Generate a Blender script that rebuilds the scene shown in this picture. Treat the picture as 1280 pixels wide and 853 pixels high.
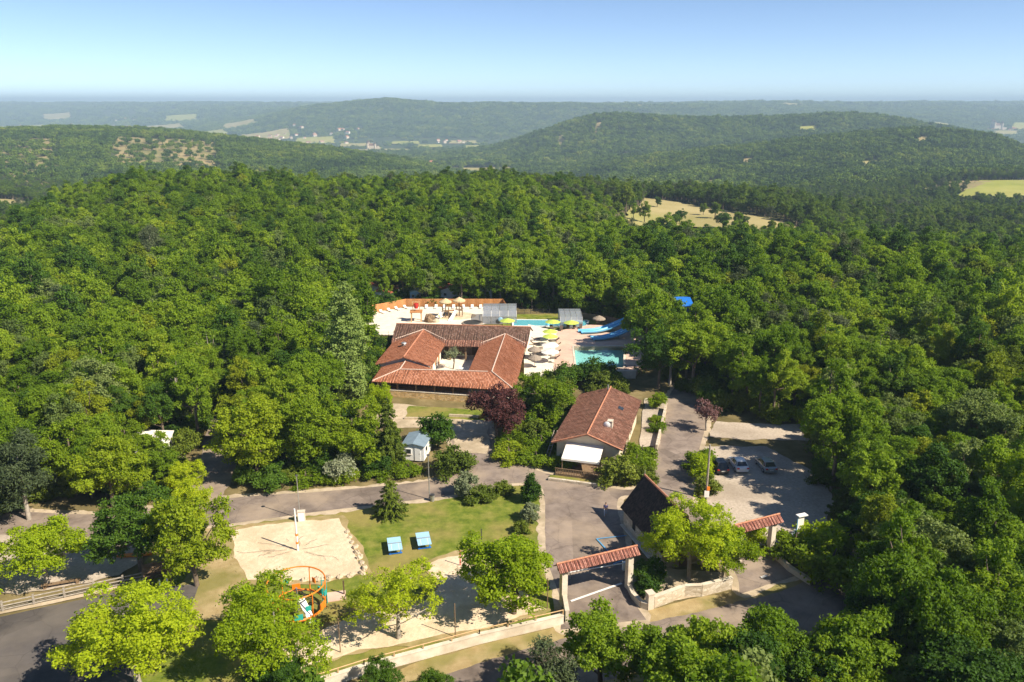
import bpy, bmesh, math, random
import numpy as np
from mathutils import Vector, Matrix

# ------------------------------------------------------------------ camera, sky, sun, exposure
S = bpy.context.scene
for o in list(bpy.data.objects):
    bpy.data.objects.remove(o)
C = S.collection
R = math.radians
cam_d = bpy.data.cameras.new('camera')
cam = bpy.data.objects.new('camera', cam_d)
C.objects.link(cam)
cam.location = (0, 0, 48)
cam.rotation_euler = (R(90 - 16.699), 0, 0)
cam_d.sensor_width = 36
cam_d.lens = 36 * 995 / 1280
cam_d.clip_start = 0.5
cam_d.clip_end = 120000
S.camera = cam

SUN_ELEV, SUN_AZ = 43.0, 119.0          # azimuth clockwise from +Y (the way the camera looks)
W = bpy.data.worlds.new('World')
S.world = W
W.use_nodes = True
nt = W.node_tree
nt.nodes.clear()
sky = nt.nodes.new('ShaderNodeTexSky')
sky.sky_type = 'NISHITA'
sky.sun_disc = False
sky.sun_elevation = R(SUN_ELEV)
sky.sun_rotation = R(SUN_AZ)
sky.altitude = 2000
sky.air_density = 0.6
sky.dust_density = 0.0
sky.ozone_density = 1.6
bg = nt.nodes.new('ShaderNodeBackground')
bg.inputs['Strength'].default_value = 0.098
wo = nt.nodes.new('ShaderNodeOutputWorld')
nt.links.new(sky.outputs[0], bg.inputs[0])
nt.links.new(bg.outputs[0], wo.inputs[0])

sd = bpy.data.lights.new('sun', 'SUN')
sd.energy = 5.0
sd.angle = R(0.55)
sd.color = (1.0, 0.89, 0.72)
sun = bpy.data.objects.new('sun', sd)
C.objects.link(sun)
sv = Vector((math.sin(R(SUN_AZ)) * math.cos(R(SUN_ELEV)), math.cos(R(SUN_AZ)) * math.cos(R(SUN_ELEV)), math.sin(R(SUN_ELEV))))
sun.rotation_euler = sv.to_track_quat('Z', 'Y').to_euler()
sun.location = (60, -40, 120)

vs = S.view_settings
vs.view_transform = 'Standard'
vs.look = 'None'
vs.exposure = 0.78
vs.gamma = 1.0
vs.use_curve_mapping = False
cy = S.cycles
cy.max_bounces = 7
cy.diffuse_bounces = 4
cy.glossy_bounces = 2
cy.transmission_bounces = 4
cy.transparent_max_bounces = 6
cy.volume_bounces = 0
cy.caustics_reflective = False
cy.caustics_refractive = False
cy.use_denoising = True
cy.use_adaptive_sampling = True
cy.adaptive_threshold = 0.02
cy.sample_clamp_indirect = 6

rng = np.random.default_rng(7)
random.seed(5)
PI = math.pi

# ------------------------------------------------------------------ helpers
def put(o, parent=None, label=None, cat=None, group=None, kind=None):
    C.objects.link(o)
    if parent is not None:
        o.parent = parent
    if label: o['label'] = label
    if cat: o['category'] = cat
    if group: o['group'] = group
    if kind: o['kind'] = kind
    return o

def thing(name, label, cat, loc=(0, 0, 0), rz=0.0, group=None):
    o = bpy.data.objects.new(name, None)
    o.empty_display_size = 0.3
    o.location = loc
    o.rotation_euler = (0, 0, rz)
    return put(o, None, label, cat, group)

def copy_tree(o, parent=None):
    c = o.copy()
    C.objects.link(c)
    c.parent = parent
    for ch in list(o.children):
        copy_tree(ch, c)
    return c

class MB:
    def __init__(s):
        s.v, s.f, s.u, s.smooth = [], [], [], False
    def add(s, vs, fs, us=None):
        b = len(s.v)
        s.v += [tuple(p) for p in vs]
        for k, f in enumerate(fs):
            s.f.append(tuple(i + b for i in f))
            s.u.append(us[k] if us else None)
        return s
    def poly(s, pts):
        return s.add(pts, [tuple(range(len(pts)))])
    def box(s, x0, x1, y0, y1, z0, z1):
        v = [(x0,y0,z0),(x1,y0,z0),(x1,y1,z0),(x0,y1,z0),(x0,y0,z1),(x1,y0,z1),(x1,y1,z1),(x0,y1,z1)]
        return s.add(v, [(3,2,1,0),(4,5,6,7),(0,1,5,4),(1,2,6,5),(2,3,7,6),(3,0,4,7)])
    def obox(s, cx, cy_, cz, sx, sy, sz, rz=0, rx=0, ry=0):
        M = Matrix.Translation((cx, cy_, cz)) @ Matrix.Rotation(rz, 4, 'Z') @ Matrix.Rotation(rx, 4, 'X') @ Matrix.Rotation(ry, 4, 'Y')
        v = [M @ Vector((a*sx/2, b*sy/2, c*sz/2)) for a, b, c in ((-1,-1,-1),(1,-1,-1),(1,1,-1),(-1,1,-1),(-1,-1,1),(1,-1,1),(1,1,1),(-1,1,1))]
        return s.add(v, [(3,2,1,0),(4,5,6,7),(0,1,5,4),(1,2,6,5),(2,3,7,6),(3,0,4,7)])
    def prism(s, p2, z0, z1):
        n = len(p2)
        if sum(p2[i][0]*p2[(i+1)%n][1]-p2[(i+1)%n][0]*p2[i][1] for i in range(n)) < 0:
            p2 = p2[::-1]
        v = [(x, y, z0) for x, y in p2] + [(x, y, z1) for x, y in p2]
        f = [tuple(range(n-1, -1, -1)), tuple(range(n, 2*n))] + [(i, (i+1) % n, n+(i+1) % n, n+i) for i in range(n)]
        return s.add(v, f)
    def slab(s, pts, th=0.14):
        """roof plane: pts[0]->pts[1] is the eave; uv in metres along the eave / up the slope"""
        P = [Vector(p) for p in pts]
        n = (P[1]-P[0]).cross(P[-1]-P[0]).normalized()
        if n.z < 0:
            P = [P[1], P[0]] + P[2:][::-1]
            n = (P[1]-P[0]).cross(P[-1]-P[0]).normalized()
        e = (P[1]-P[0]).normalized(); t = n.cross(e)
        uv = [((p-P[0]).dot(e), (p-P[0]).dot(t)) for p in P]
        k = len(P)
        v = P + [p - n*th for p in P]
        f = [tuple(range(k)), tuple(range(2*k-1, k-1, -1))]
        us = [uv, uv[::-1]]
        for i in range(k):
            j = (i+1) % k
            f.append((j, i, k+i, k+j)); us.append([uv[j], uv[i], uv[i], uv[j]])
        return s.add(v, f, us)
    def tube(s, p0, p1, r0, r1=None, n=6, cap=True):
        r1 = r0 if r1 is None else r1
        p0, p1 = Vector(p0), Vector(p1)
        d = (p1-p0)
        if d.length < 1e-6: return s
        d.normalize()
        a = d.orthogonal().normalized(); b = d.cross(a)
        v = []
        for p, r in ((p0, r0), (p1, r1)):
            v += [p + (a*math.cos(2*PI*i/n) + b*math.sin(2*PI*i/n))*r for i in range(n)]
        f = [(i, (i+1) % n, n+(i+1) % n, n+i) for i in range(n)]
        if cap: f += [tuple(range(n-1, -1, -1)), tuple(range(n, 2*n))]
        return s.add(v, f)
    def path(s, pts, r, n=6, closed=False):
        m = len(pts)
        for i in range(m if closed else m-1):
            s.tube(pts[i], pts[(i+1) % m], r, r, n)
        return s
    def cone(s, x, y, z0, z1, r0, r1, n=10):
        return s.tube((x, y, z0), (x, y, z1), r0, r1, n)
    def ball(s, c, r, n=8, sq=(1,1,1), jit=0, seed=0):
        g = np.random.default_rng(seed)
        v, f = [], []
        m = n//2+1
        for i in range(m+1):
            th = PI*i/m
            for j in range(n):
                ph = 2*PI*j/n
                k = 1+jit*(g.random()-.5)
                v.append((c[0]+r*sq[0]*k*math.sin(th)*math.cos(ph), c[1]+r*sq[1]*k*math.sin(th)*math.sin(ph), c[2]+r*sq[2]*k*math.cos(th)))
        for i in range(m):
            for j in range(n):
                f.append((i*n+j, (i+1)*n+j, (i+1)*n+(j+1) % n, i*n+(j+1) % n))
        return s.add(v, f)
    def loft(s, rings, cap=True):
        n = len(rings[0]); v = [p for r_ in rings for p in r_]; f = []
        for k in range(len(rings)-1):
            for i in range(n):
                f.append((k*n+i, k*n+(i+1) % n, (k+1)*n+(i+1) % n, (k+1)*n+i))
        if cap: f += [tuple(range(n-1, -1, -1)), tuple(range((len(rings)-1)*n, len(rings)*n))]
        return s.add(v, f)
    def mesh(s, name, mat):
        me = bpy.data.meshes.new(name)
        me.from_pydata([tuple(p) for p in s.v], [], s.f)
        if any(u is not None for u in s.u):
            ul = me.uv_layers.new(name='UVMap')
            k = 0
            for f, u in zip(s.f, s.u):
                for i in range(len(f)):
                    if u is not None: ul.data[k].uv = u[i]
                    k += 1
        if s.smooth:
            me.polygons.foreach_set('use_smooth', [True]*len(me.polygons))
        if mat is not None: me.materials.append(mat)
        me.update()
        return me
    def build(s, name, mat, parent=None, label=None, cat=None, group=None, kind=None, loc=None, rz=None, bevel=0):
        o = bpy.data.objects.new(name, s.mesh(name, mat))
        if loc is not None: o.location = loc
        if rz is not None: o.rotation_euler = (0, 0, rz)
        if bevel:
            b = o.modifiers.new('bevel', 'BEVEL'); b.width = bevel; b.segments = 2; b.limit_method = 'ANGLE'
        return put(o, parent, label, cat, group, kind)

def share(name, me, parent, loc=(0, 0, 0), rz=0, sc=(1, 1, 1), rot=None):
    o = bpy.data.objects.new(name, me)
    o.location = loc
    o.rotation_euler = rot if rot else (0, 0, rz)
    o.scale = sc
    return put(o, parent)

# ------------------------------------------------------------------ materials
def newmat(name):
    m = bpy.data.materials.new(name)
    m.use_nodes = True
    t = m.node_tree
    t.nodes.clear()
    out = t.nodes.new('ShaderNodeOutputMaterial')
    return m, t, out

def N(t, kind, **kw):
    n = t.nodes.new(kind)
    for k, v in kw.items():
        if k in n.inputs: n.inputs[k].default_value = v
        else: setattr(n, k, v)
    return n

def ramp(t, fac, stops, interp='LINEAR'):
    r = t.nodes.new('ShaderNodeValToRGB')
    r.color_ramp.interpolation = interp
    e = r.color_ramp.elements
    while len(e) < len(stops): e.new(0.5)
    for k, (p, c) in enumerate(stops):
        e[k].position = p
        e[k].color = (*c, 1)
    t.links.new(fac, r.inputs[0])
    return r.outputs[0]

def mixc(t, fac, a, b, mode='MIX'):
    n = t.nodes.new('ShaderNodeMix')
    n.data_type = 'RGBA'
    n.blend_type = mode
    if hasattr(fac, 'links'): t.links.new(fac, n.inputs[0])
    else: n.inputs[0].default_value = fac
    for sock, val in ((n.inputs[6], a), (n.inputs[7], b)):
        if hasattr(val, 'links'): t.links.new(val, sock)
        else: sock.default_value = (*val, 1)
    return n.outputs[2]

def math_(t, op, a, b=None, c=None):
    n = t.nodes.new('ShaderNodeMath'); n.operation = op
    for k, v in enumerate((a, b, c)):
        if v is None: continue
        if hasattr(v, 'links'): t.links.new(v, n.inputs[k])
        else: n.inputs[k].default_value = v
    return n.outputs[0]

def coords(t, which='Object', scale=1.0):
    tc = t.nodes.new('ShaderNodeTexCoord')
    mp = t.nodes.new('ShaderNodeMapping')
    mp.inputs['Scale'].default_value = (scale,)*3 if not isinstance(scale, tuple) else scale
    t.links.new(tc.outputs[which], mp.inputs[0])
    return mp.outputs[0]

def noise(t, vec, scale, detail=4, rough=0.6, out=0):
    n = N(t, 'ShaderNodeTexNoise', Scale=scale, Detail=detail, Roughness=rough)
    t.links.new(vec, n.inputs['Vector'])
    return n.outputs[out]

def surface(name, stops, scale=1.0, rough=0.85, spec=0.3, bump=0.0, bump_scale=8.0, big=None, metal=0.0, detail=5, coord='Object'):
    """noise-mottled opaque surface; stops = colour ramp over fractal noise; big=(scale,colour,amount) broad stains"""
    m, t, out = newmat(name)
    v = coords(t, coord)
    f = noise(t, v, scale, detail, 0.65)
    col = ramp(t, f, stops)
    if big:
        g = noise(t, v, big[0], 3, 0.55)
        g2 = ramp(t, g, [(0.45, (0, 0, 0)), (0.62, (1, 1, 1))])
        g3 = math_(t, 'MULTIPLY', g2, big[2])
        col = mixc(t, g3, col, big[1])
    p = N(t, 'ShaderNodeBsdfPrincipled', Roughness=rough, Metallic=metal)
    p.inputs['Specular IOR Level'].default_value = spec
    t.links.new(col, p.inputs['Base Color'])
    if bump:
        b = N(t, 'ShaderNodeBump', Strength=min(1.0, bump), Distance=0.08)
        t.links.new(noise(t, v, bump_scale, 4, 0.7), b.inputs['Height'])
        t.links.new(b.outputs[0], p.inputs['Normal'])
    t.links.new(p.outputs[0], out.inputs[0])
    return m

def flat(name, c, rough=0.6, var=0.12, scale=3.0, spec=0.4, metal=0.0, bump=0.0):
    d = tuple(max(0, x*(1-var)) for x in c); l = tuple(min(1, x*(1+var)) for x in c)
    return surface(name, [(0.3, d), (0.7, l)], scale, rough, spec, bump, 20, None, metal)

def leaf_mat(name, stops, trans=0.35, patch=0.55, stand=0.03, sw=0.8):
    """foliage: each tree takes its own tone, leaves vary within the crown"""
    m, t, out = newmat(name)
    oi = t.nodes.new('ShaderNodeObjectInfo')
    v = coords(t, 'Object')
    n1 = noise(t, v, patch, 3, 0.7)
    n2 = noise(t, v, 2.6, 4, 0.8)
    f = math_(t, 'MULTIPLY_ADD', n1, 0.5, math_(t, 'MULTIPLY', oi.outputs['Random'], 0.5))
    f = math_(t, 'ADD', f, math_(t, 'MULTIPLY', n2, 0.9))
    lv = t.nodes.new('ShaderNodeVectorMath'); lv.operation = 'SCALE'; lv.inputs['Scale'].default_value = stand; t.links.new(oi.outputs['Location'], lv.inputs[0])
    f = math_(t, 'ADD', f, math_(t, 'MULTIPLY', noise(t, lv.outputs[0], 1.0, 3, 0.6), sw))
    f = math_(t, 'SUBTRACT', f, 0.46+sw/2)
    col = ramp(t, f, stops)
    d = N(t, 'ShaderNodeBsdfPrincipled', Roughness=0.6)
    d.inputs['Specular IOR Level'].default_value = 0.16
    tr = t.nodes.new('ShaderNodeBsdfTranslucent')
    tc = mixc(t, 1.0, col, (1.0, 1.0, 0.45), 'MULTIPLY')
    t.links.new(col, d.inputs['Base Color'])
    t.links.new(tc, tr.inputs[0])
    mx = N(t, 'ShaderNodeMixShader', Fac=trans)
    t.links.new(d.outputs[0], mx.inputs[1]); t.links.new(tr.outputs[0], mx.inputs[2])
    t.links.new(mx.outputs[0], out.inputs[0])
    return m

def tile_mat(name, stops, wear=(0.12, 0.06, 0.045), wear_amt=0.5, du=0.24, dv=0.36):
    """canal-tile roof: ribs down the slope and lapped courses as relief, each tile its own tone"""
    m, t, out = newmat(name)
    tc = t.nodes.new('ShaderNodeTexCoord')
    sp = t.nodes.new('ShaderNodeSeparateXYZ'); t.links.new(tc.outputs['UV'], sp.inputs[0])
    u = math_(t, 'DIVIDE', sp.outputs[0], du); v = math_(t, 'DIVIDE', sp.outputs[1], dv)
    cu = math_(t, 'FLOOR', u); cv = math_(t, 'FLOOR', v)
    cb = t.nodes.new('ShaderNodeCombineXYZ'); t.links.new(cu, cb.inputs[0]); t.links.new(cv, cb.inputs[1])
    wn = t.nodes.new('ShaderNodeTexWhiteNoise'); wn.noise_dimensions = '2D'; t.links.new(cb.outputs[0], wn.inputs['Vector'])
    ob = coords(t, 'Object')
    n1 = noise(t, ob, 0.35, 5, 0.65)
    f = math_(t, 'ADD', math_(t, 'MULTIPLY', wn.outputs[0], 0.55), math_(t, 'MULTIPLY', n1, 0.5))
    col = ramp(t, f, stops)
    w = ramp(t, noise(t, ob, 0.9, 6, 0.75), [(0.48, (0, 0, 0)), (0.7, (1, 1, 1))])
    col = mixc(t, math_(t, 'MULTIPLY', w, wear_amt), col, wear)
    fu = math_(t, 'FRACT', u); fv = math_(t, 'FRACT', v)
    rib = math_(t, 'ABSOLUTE', math_(t, 'SINE', math_(t, 'MULTIPLY', fu, PI)))
    hgt = math_(t, 'ADD', math_(t, 'MULTIPLY', rib, 0.09), math_(t, 'MULTIPLY', math_(t, 'SUBTRACT', 1.0, fv), 0.035))
    b = N(t, 'ShaderNodeBump', Strength=1.0, Distance=1.0); t.links.new(hgt, b.inputs['Height'])
    p = N(t, 'ShaderNodeBsdfPrincipled', Roughness=0.85); p.inputs['Specular IOR Level'].default_value = 0.25
    t.links.new(col, p.inputs['Base Color']); t.links.new(b.outputs[0], p.inputs['Normal'])
    t.links.new(p.outputs[0], out.inputs[0])
    return m

def stone_mat(name, stops, scale=2.6, mortar=(0.45, 0.38, 0.28), bump=0.6):
    m, t, out = newmat(name)
    v = coords(t, 'Object', (1, 1, 1.7))
    vo = N(t, 'ShaderNodeTexVoronoi', Scale=scale); t.links.new(v, vo.inputs['Vector'])
    vd = N(t, 'ShaderNodeTexVoronoi', Scale=scale, feature='DISTANCE_TO_EDGE'); t.links.new(v, vd.inputs['Vector'])
    sp = t.nodes.new('ShaderNodeSeparateColor'); t.links.new(vo.outputs['Color'], sp.inputs[0])
    f = math_(t, 'ADD', math_(t, 'MULTIPLY', sp.outputs[0], 0.6), math_(t, 'MULTIPLY', noise(t, v, 6, 4), 0.4))
    col = ramp(t, f, stops)
    e = ramp(t, vd.outputs['Distance'], [(0.02, (1, 1, 1)), (0.07, (0, 0, 0))])
    col = mixc(t, e, col, mortar)
    b = N(t, 'ShaderNodeBump', Strength=bump, Distance=0.05); t.links.new(vd.outputs['Distance'], b.inputs['Height'])
    p = N(t, 'ShaderNodeBsdfPrincipled', Roughness=0.9); p.inputs['Specular IOR Level'].default_value = 0.2
    t.links.new(col, p.inputs['Base Color']); t.links.new(b.outputs[0], p.inputs['Normal'])
    t.links.new(p.outputs[0], out.inputs[0])
    return m

M = {}
# foliage
M['oak'] = leaf_mat('oak_leaves', [(0.0, (0.056, 0.112, 0.008)), (0.3, (0.140, 0.245, 0.014)), (0.65, (0.250, 0.370, 0.022)), (1.0, (0.410, 0.490, 0.038))], 0.5)
M['oak_pale'] = leaf_mat('pale_oak_leaves', [(0.0, (0.070, 0.115, 0.030)), (0.4, (0.150, 0.215, 0.050)), (0.8, (0.230, 0.295, 0.085)), (1.0, (0.330, 0.375, 0.130))], 0.4)
M['oak_yellow'] = leaf_mat('yellow_oak_leaves', [(0.0, (0.090, 0.140, 0.008)), (0.4, (0.190, 0.255, 0.012)), (0.8, (0.300, 0.345, 0.018)), (1.0, (0.400, 0.420, 0.030))], 0.4)
M['oak_far'] = leaf_mat('far_oak_leaves', [(0.0, (0.030, 0.070, 0.008)), (0.35, (0.080, 0.145, 0.012)), (0.7, (0.145, 0.220, 0.016)), (1.0, (0.240, 0.290, 0.028))], 0.3, 0.55, 0.012)
M['hill'] = leaf_mat('hill_leaves', [(0.0, (0.032, 0.068, 0.010)), (0.4, (0.085, 0.150, 0.012)), (0.75, (0.155, 0.225, 0.016)), (1.0, (0.250, 0.290, 0.030))], 0.2, 0.02, 0.009, 1.9)
M['bright'] = leaf_mat('robinia_leaves', [(0.0, (0.150, 0.245, 0.010)), (0.4, (0.310, 0.430, 0.014)), (0.75, (0.450, 0.550, 0.020)), (1.0, (0.580, 0.630, 0.035))], 0.5)
M['fresh'] = leaf_mat('fresh_leaves', [(0.0, (0.100, 0.185, 0.010)), (0.5, (0.220, 0.320, 0.014)), (1.0, (0.380, 0.440, 0.022))], 0.45)
M['dark'] = leaf_mat('dark_leaves', [(0.0, (0.030, 0.080, 0.010)), (0.5, (0.080, 0.165, 0.016)), (1.0, (0.170, 0.260, 0.024))], 0.4)
M['poplar'] = leaf_mat('poplar_leaves', [(0.0, (0.120, 0.190, 0.040)), (0.5, (0.240, 0.330, 0.080)), (1.0, (0.380, 0.450, 0.150))], 0.3)
M['plum'] = leaf_mat('plum_leaves', [(0.0, (0.030, 0.012, 0.012)), (0.5, (0.085, 0.028, 0.028)), (1.0, (0.170, 0.075, 0.070))], 0.3)
M['smoke'] = leaf_mat('smoke_bush_leaves', [(0.0, (0.110, 0.050, 0.050)), (0.5, (0.220, 0.120, 0.120)), (1.0, (0.330, 0.210, 0.200))], 0.3)
M['spruce'] = leaf_mat('spruce_needles', [(0.0, (0.055, 0.090, 0.010)), (0.5, (0.130, 0.180, 0.018)), (1.0, (0.240, 0.270, 0.034))], 0.2)
M['pine'] = leaf_mat('pine_needles', [(0.0, (0.035, 0.060, 0.026)), (0.5, (0.080, 0.110, 0.045)), (1.0, (0.150, 0.175, 0.085))], 0.2)
M['greyleaf'] = leaf_mat('grey_leaves', [(0.0, (0.130, 0.170, 0.080)), (0.5, (0.270, 0.310, 0.180)), (1.0, (0.430, 0.440, 0.320))], 0.3)
M['bark'] = flat('bark', (0.16, 0.125, 0.095), 0.9, 0.35, 2.5, 0.15, 0, 0.5)
M['palebark'] = flat('pale_bark', (0.34, 0.30, 0.25), 0.9, 0.3, 2.5, 0.15, 0, 0.4)
# ground
def asphalt_mat(name, lo, hi, dust):
    m, t, out = newmat(name)
    v = coords(t, 'Object')
    col = ramp(t, noise(t, v, 0.5, 9, 0.65), [(0.3, lo), (0.7, hi)])
    w = N(t, 'ShaderNodeTexVoronoi', Scale=0.16); t.links.new(mixc(t, 0.12, v, noise(t, v, 0.6, 3, 0.6, 1)), w.inputs['Vector'])      # old repair patches
    sp = t.nodes.new('ShaderNodeSeparateColor'); t.links.new(w.outputs['Color'], sp.inputs[0])
    pt_ = ramp(t, sp.outputs[0], [(0.0, (0.72,)*3), (0.5, (1.0,)*3), (1.0, (1.14,)*3)])
    col = mixc(t, 0.8, col, pt_, 'MULTIPLY')
    e = N(t, 'ShaderNodeTexVoronoi', Scale=0.42, feature='DISTANCE_TO_EDGE'); t.links.new(mixc(t, 0.35, v, noise(t, v, 1.3, 5, 0.7, 1)), e.inputs['Vector'])   # cracks
    cr = ramp(t, e.outputs['Distance'], [(0.006, (1, 1, 1)), (0.02, (0, 0, 0))])
    col = mixc(t, math_(t, 'MULTIPLY', cr, 0.35), col, tuple(x*0.5 for x in lo))
    d = ramp(t, noise(t, v, 0.14, 4, 0.6), [(0.45, (0, 0, 0)), (0.64, (1, 1, 1))])
    col = mixc(t, math_(t, 'MULTIPLY', d, 0.7), col, dust)
    p = N(t, 'ShaderNodeBsdfPrincipled', Roughness=0.9); p.inputs['Specular IOR Level'].default_value = 0.2
    t.links.new(col, p.inputs['Base Color']); t.links.new(p.outputs[0], out.inputs[0])
    return m
M['asphalt'] = asphalt_mat('asphalt', (0.150, 0.118, 0.100), (0.290, 0.236, 0.200), (0.38, 0.30, 0.225))
M['asphalt2'] = asphalt_mat('dark_asphalt', (0.080, 0.072, 0.070), (0.125, 0.112, 0.106), (0.16, 0.14, 0.12))
M['gravel'] = surface('gravel', [(0.3, (0.36, 0.30, 0.24)), (0.7, (0.56, 0.48, 0.39))], 3.0, 0.95, 0.15, 0.15, 30, (0.10, (0.27, 0.22, 0.17), 0.6), detail=9)
M['dirt'] = surface('dirt_path', [(0.3, (0.42, 0.33, 0.23)), (0.7, (0.60, 0.50, 0.37))], 1.4, 0.95, 0.15, 0.4, 10, (0.25, (0.28, 0.23, 0.15), 0.6), detail=8)
M['sand'] = surface('sand', [(0.3, (0.60, 0.47, 0.32)), (0.7, (0.76, 0.63, 0.46))], 1.6, 0.95, 0.15, 0.9, 3.2, (0.3, (0.52, 0.39, 0.25), 0.5), detail=8)
M['lawn'] = surface('lawn', [(0.3, (0.075, 0.115, 0.014)), (0.5, (0.150, 0.190, 0.026)), (0.72, (0.260, 0.260, 0.060))], 0.9, 0.95, 0.1, 0.6, 9, (0.13, (0.34, 0.25, 0.10), 0.6), detail=9)
M['verge'] = surface('dry_verge', [(0.3, (0.30, 0.22, 0.10)), (0.7, (0.46, 0.36, 0.20))], 0.7, 0.95, 0.1, 0.5, 9, (0.2, (0.17, 0.17, 0.04), 0.7), detail=8)
M['ground'] = surface('forest_ground', [(0.3, (0.10, 0.085, 0.035)), (0.55, (0.20, 0.16, 0.075)), (0.8, (0.34, 0.26, 0.14))], 0.22, 0.95, 0.1, 0.5, 3, (0.05, (0.075, 0.085, 0.022), 0.8), detail=9)
M['white_line'] = flat('road_paint', (0.75, 0.73, 0.70), 0.7, 0.12, 4)
M['blue_line'] = flat('blue_road_paint', (0.10, 0.30, 0.52), 0.7, 0.2, 4)
# built
M['tile'] = tile_mat('terracotta_tiles', [(0.2, (0.29, 0.105, 0.052)), (0.5, (0.45, 0.180, 0.098)), (0.8, (0.58, 0.27, 0.17))], wear_amt=0.25)
M['tile_old'] = tile_mat('old_brown_tiles', [(0.2, (0.085, 0.048, 0.034)), (0.5, (0.165, 0.090, 0.066)), (0.85, (0.27, 0.17, 0.13))], (0.10, 0.08, 0.05), 0.45)
M['tile_mid'] = tile_mat('weathered_tiles', [(0.2, (0.16, 0.072, 0.050)), (0.5, (0.31, 0.145, 0.100)), (0.85, (0.44, 0.245, 0.180))], (0.10, 0.062, 0.045), 0.7)
M['tile_pink'] = tile_mat('gate_tiles', [(0.2, (0.26, 0.10, 0.075)), (0.5, (0.42, 0.18, 0.135)), (0.85, (0.56, 0.29, 0.23))], (0.17, 0.095, 0.08), 0.6, 0.18, 0.3)
M['slate'] = tile_mat('dark_flat_tiles', [(0.2, (0.040, 0.027, 0.022)), (0.5, (0.070, 0.045, 0.036)), (0.85, (0.12, 0.080, 0.062))], (0.035, 0.026, 0.02), 0.4, 0.17, 0.25)
M['ridge'] = flat('ridge_tile', (0.50, 0.22, 0.13), 0.85, 0.3, 3)
M['ridge_pale'] = flat('mortared_ridge', (0.60, 0.46, 0.38), 0.9, 0.2, 3)
M['render'] = surface('cream_render', [(0.3, (0.60, 0.50, 0.37)), (0.7, (0.72, 0.63, 0.49))], 0.8, 0.9, 0.2, 0.2, 15)
M['whitewall'] = surface('white_render', [(0.3, (0.70, 0.65, 0.57)), (0.7, (0.80, 0.77, 0.70))], 0.8, 0.9, 0.2, 0.2, 15)
M['stone'] = stone_mat('golden_stone', [(0.2, (0.42, 0.26, 0.10)), (0.6, (0.66, 0.44, 0.19)), (0.9, (0.78, 0.58, 0.31))])
M['palestone'] = stone_mat('pale_limestone', [(0.2, (0.42, 0.35, 0.26)), (0.6, (0.58, 0.51, 0.41)), (0.9, (0.70, 0.64, 0.54))], 2.0)
M['boulder'] = surface('limestone', [(0.3, (0.40, 0.32, 0.22)), (0.7, (0.62, 0.53, 0.40))], 2.2, 0.9, 0.2, 0.5, 6)
M['coping'] = surface('wall_render', [(0.3, (0.58, 0.50, 0.40)), (0.7, (0.74, 0.68, 0.58))], 0.9, 0.9, 0.2, 0.3, 9, (0.5, (0.45, 0.37, 0.28), 0.5))
M['wood'] = surface('weathered_timber', [(0.3, (0.17, 0.11, 0.065)), (0.7, (0.30, 0.21, 0.13))], 3, 0.85, 0.2, 0.3, 12)
M['wood_dark'] = surface('dark_timber', [(0.3, (0.075, 0.048, 0.030)), (0.7, (0.14, 0.095, 0.062))], 3, 0.85, 0.2)
M['wood_orange'] = surface('larch_boards', [(0.3, (0.36, 0.155, 0.055)), (0.7, (0.56, 0.28, 0.115))], 1.2, 0.8, 0.2, 0.3, 12)
M['wood_light'] = surface('pale_pine', [(0.3, (0.50, 0.32, 0.16)), (0.7, (0.66, 0.46, 0.26))], 2, 0.8, 0.2)
M['shade_inside'] = flat('shaded_plaster', (0.20, 0.14, 0.10), 0.9, 0.2, 1)  # plaster colour darkened to stand for shade inside the veranda and gallery
M['glass'] = flat('window_glass', (0.03, 0.035, 0.04), 0.08, 0.1, 1, 0.6)
M['white'] = flat('white_paint', (0.80, 0.80, 0.78), 0.5, 0.05, 2)
M['canvas'] = flat('white_canvas', (0.80, 0.76, 0.70), 0.8, 0.06, 1.2)
M['metal'] = flat('grey_metal', (0.42, 0.42, 0.42), 0.45, 0.15, 3, 0.5, 0.6)
M['darkmetal'] = flat('dark_metal', (0.05, 0.05, 0.05), 0.5, 0.2, 3)
M['blue_roof'] = flat('blue_grey_sheet', (0.20, 0.27, 0.33), 0.5, 0.12, 1.5, 0.4)
M['red_roof'] = flat('red_sheet_roof', (0.30, 0.075, 0.050), 0.75, 0.2, 2)
M['tt_blue'] = flat('table_tennis_blue', (0.36, 0.60, 0.80), 0.4, 0.06, 1.5, 0.5)
M['blue'] = flat('slide_blue', (0.16, 0.50, 0.80), 0.3, 0.08, 1, 0.5)
M['blue_deep'] = flat('deep_blue', (0.02, 0.17, 0.62), 0.35, 0.1, 1, 0.5)
M['orange'] = flat('orange_paint', (0.78, 0.22, 0.015), 0.4, 0.1, 2, 0.5)
M['teal'] = flat('teal_plastic', (0.02, 0.38, 0.34), 0.4, 0.1, 2, 0.5)
M['red'] = flat('red_paint', (0.60, 0.04, 0.03), 0.45, 0.1, 2)
M['yellow'] = flat('yellow_paint', (0.80, 0.45, 0.02), 0.45, 0.1, 2)
M['green_canvas'] = flat('lime_canvas', (0.46, 0.58, 0.10), 0.8, 0.08, 2)
M['straw'] = flat('straw_thatch', (0.60, 0.46, 0.27), 0.95, 0.25, 6, 0.1, 0, 0.5)
M['straw_grey'] = flat('grey_thatch', (0.30, 0.25, 0.20), 0.95, 0.3, 6, 0.1, 0, 0.5)
M['brown_sling'] = flat('brown_sling', (0.11, 0.075, 0.055), 0.7, 0.2, 3)
M['deck_pink'] = surface('pink_paving', [(0.3, (0.60, 0.40, 0.31)), (0.7, (0.72, 0.53, 0.42))], 1.2, 0.85, 0.25, 0.1, 9, (0.3, (0.52, 0.33, 0.27), 0.5))
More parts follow.
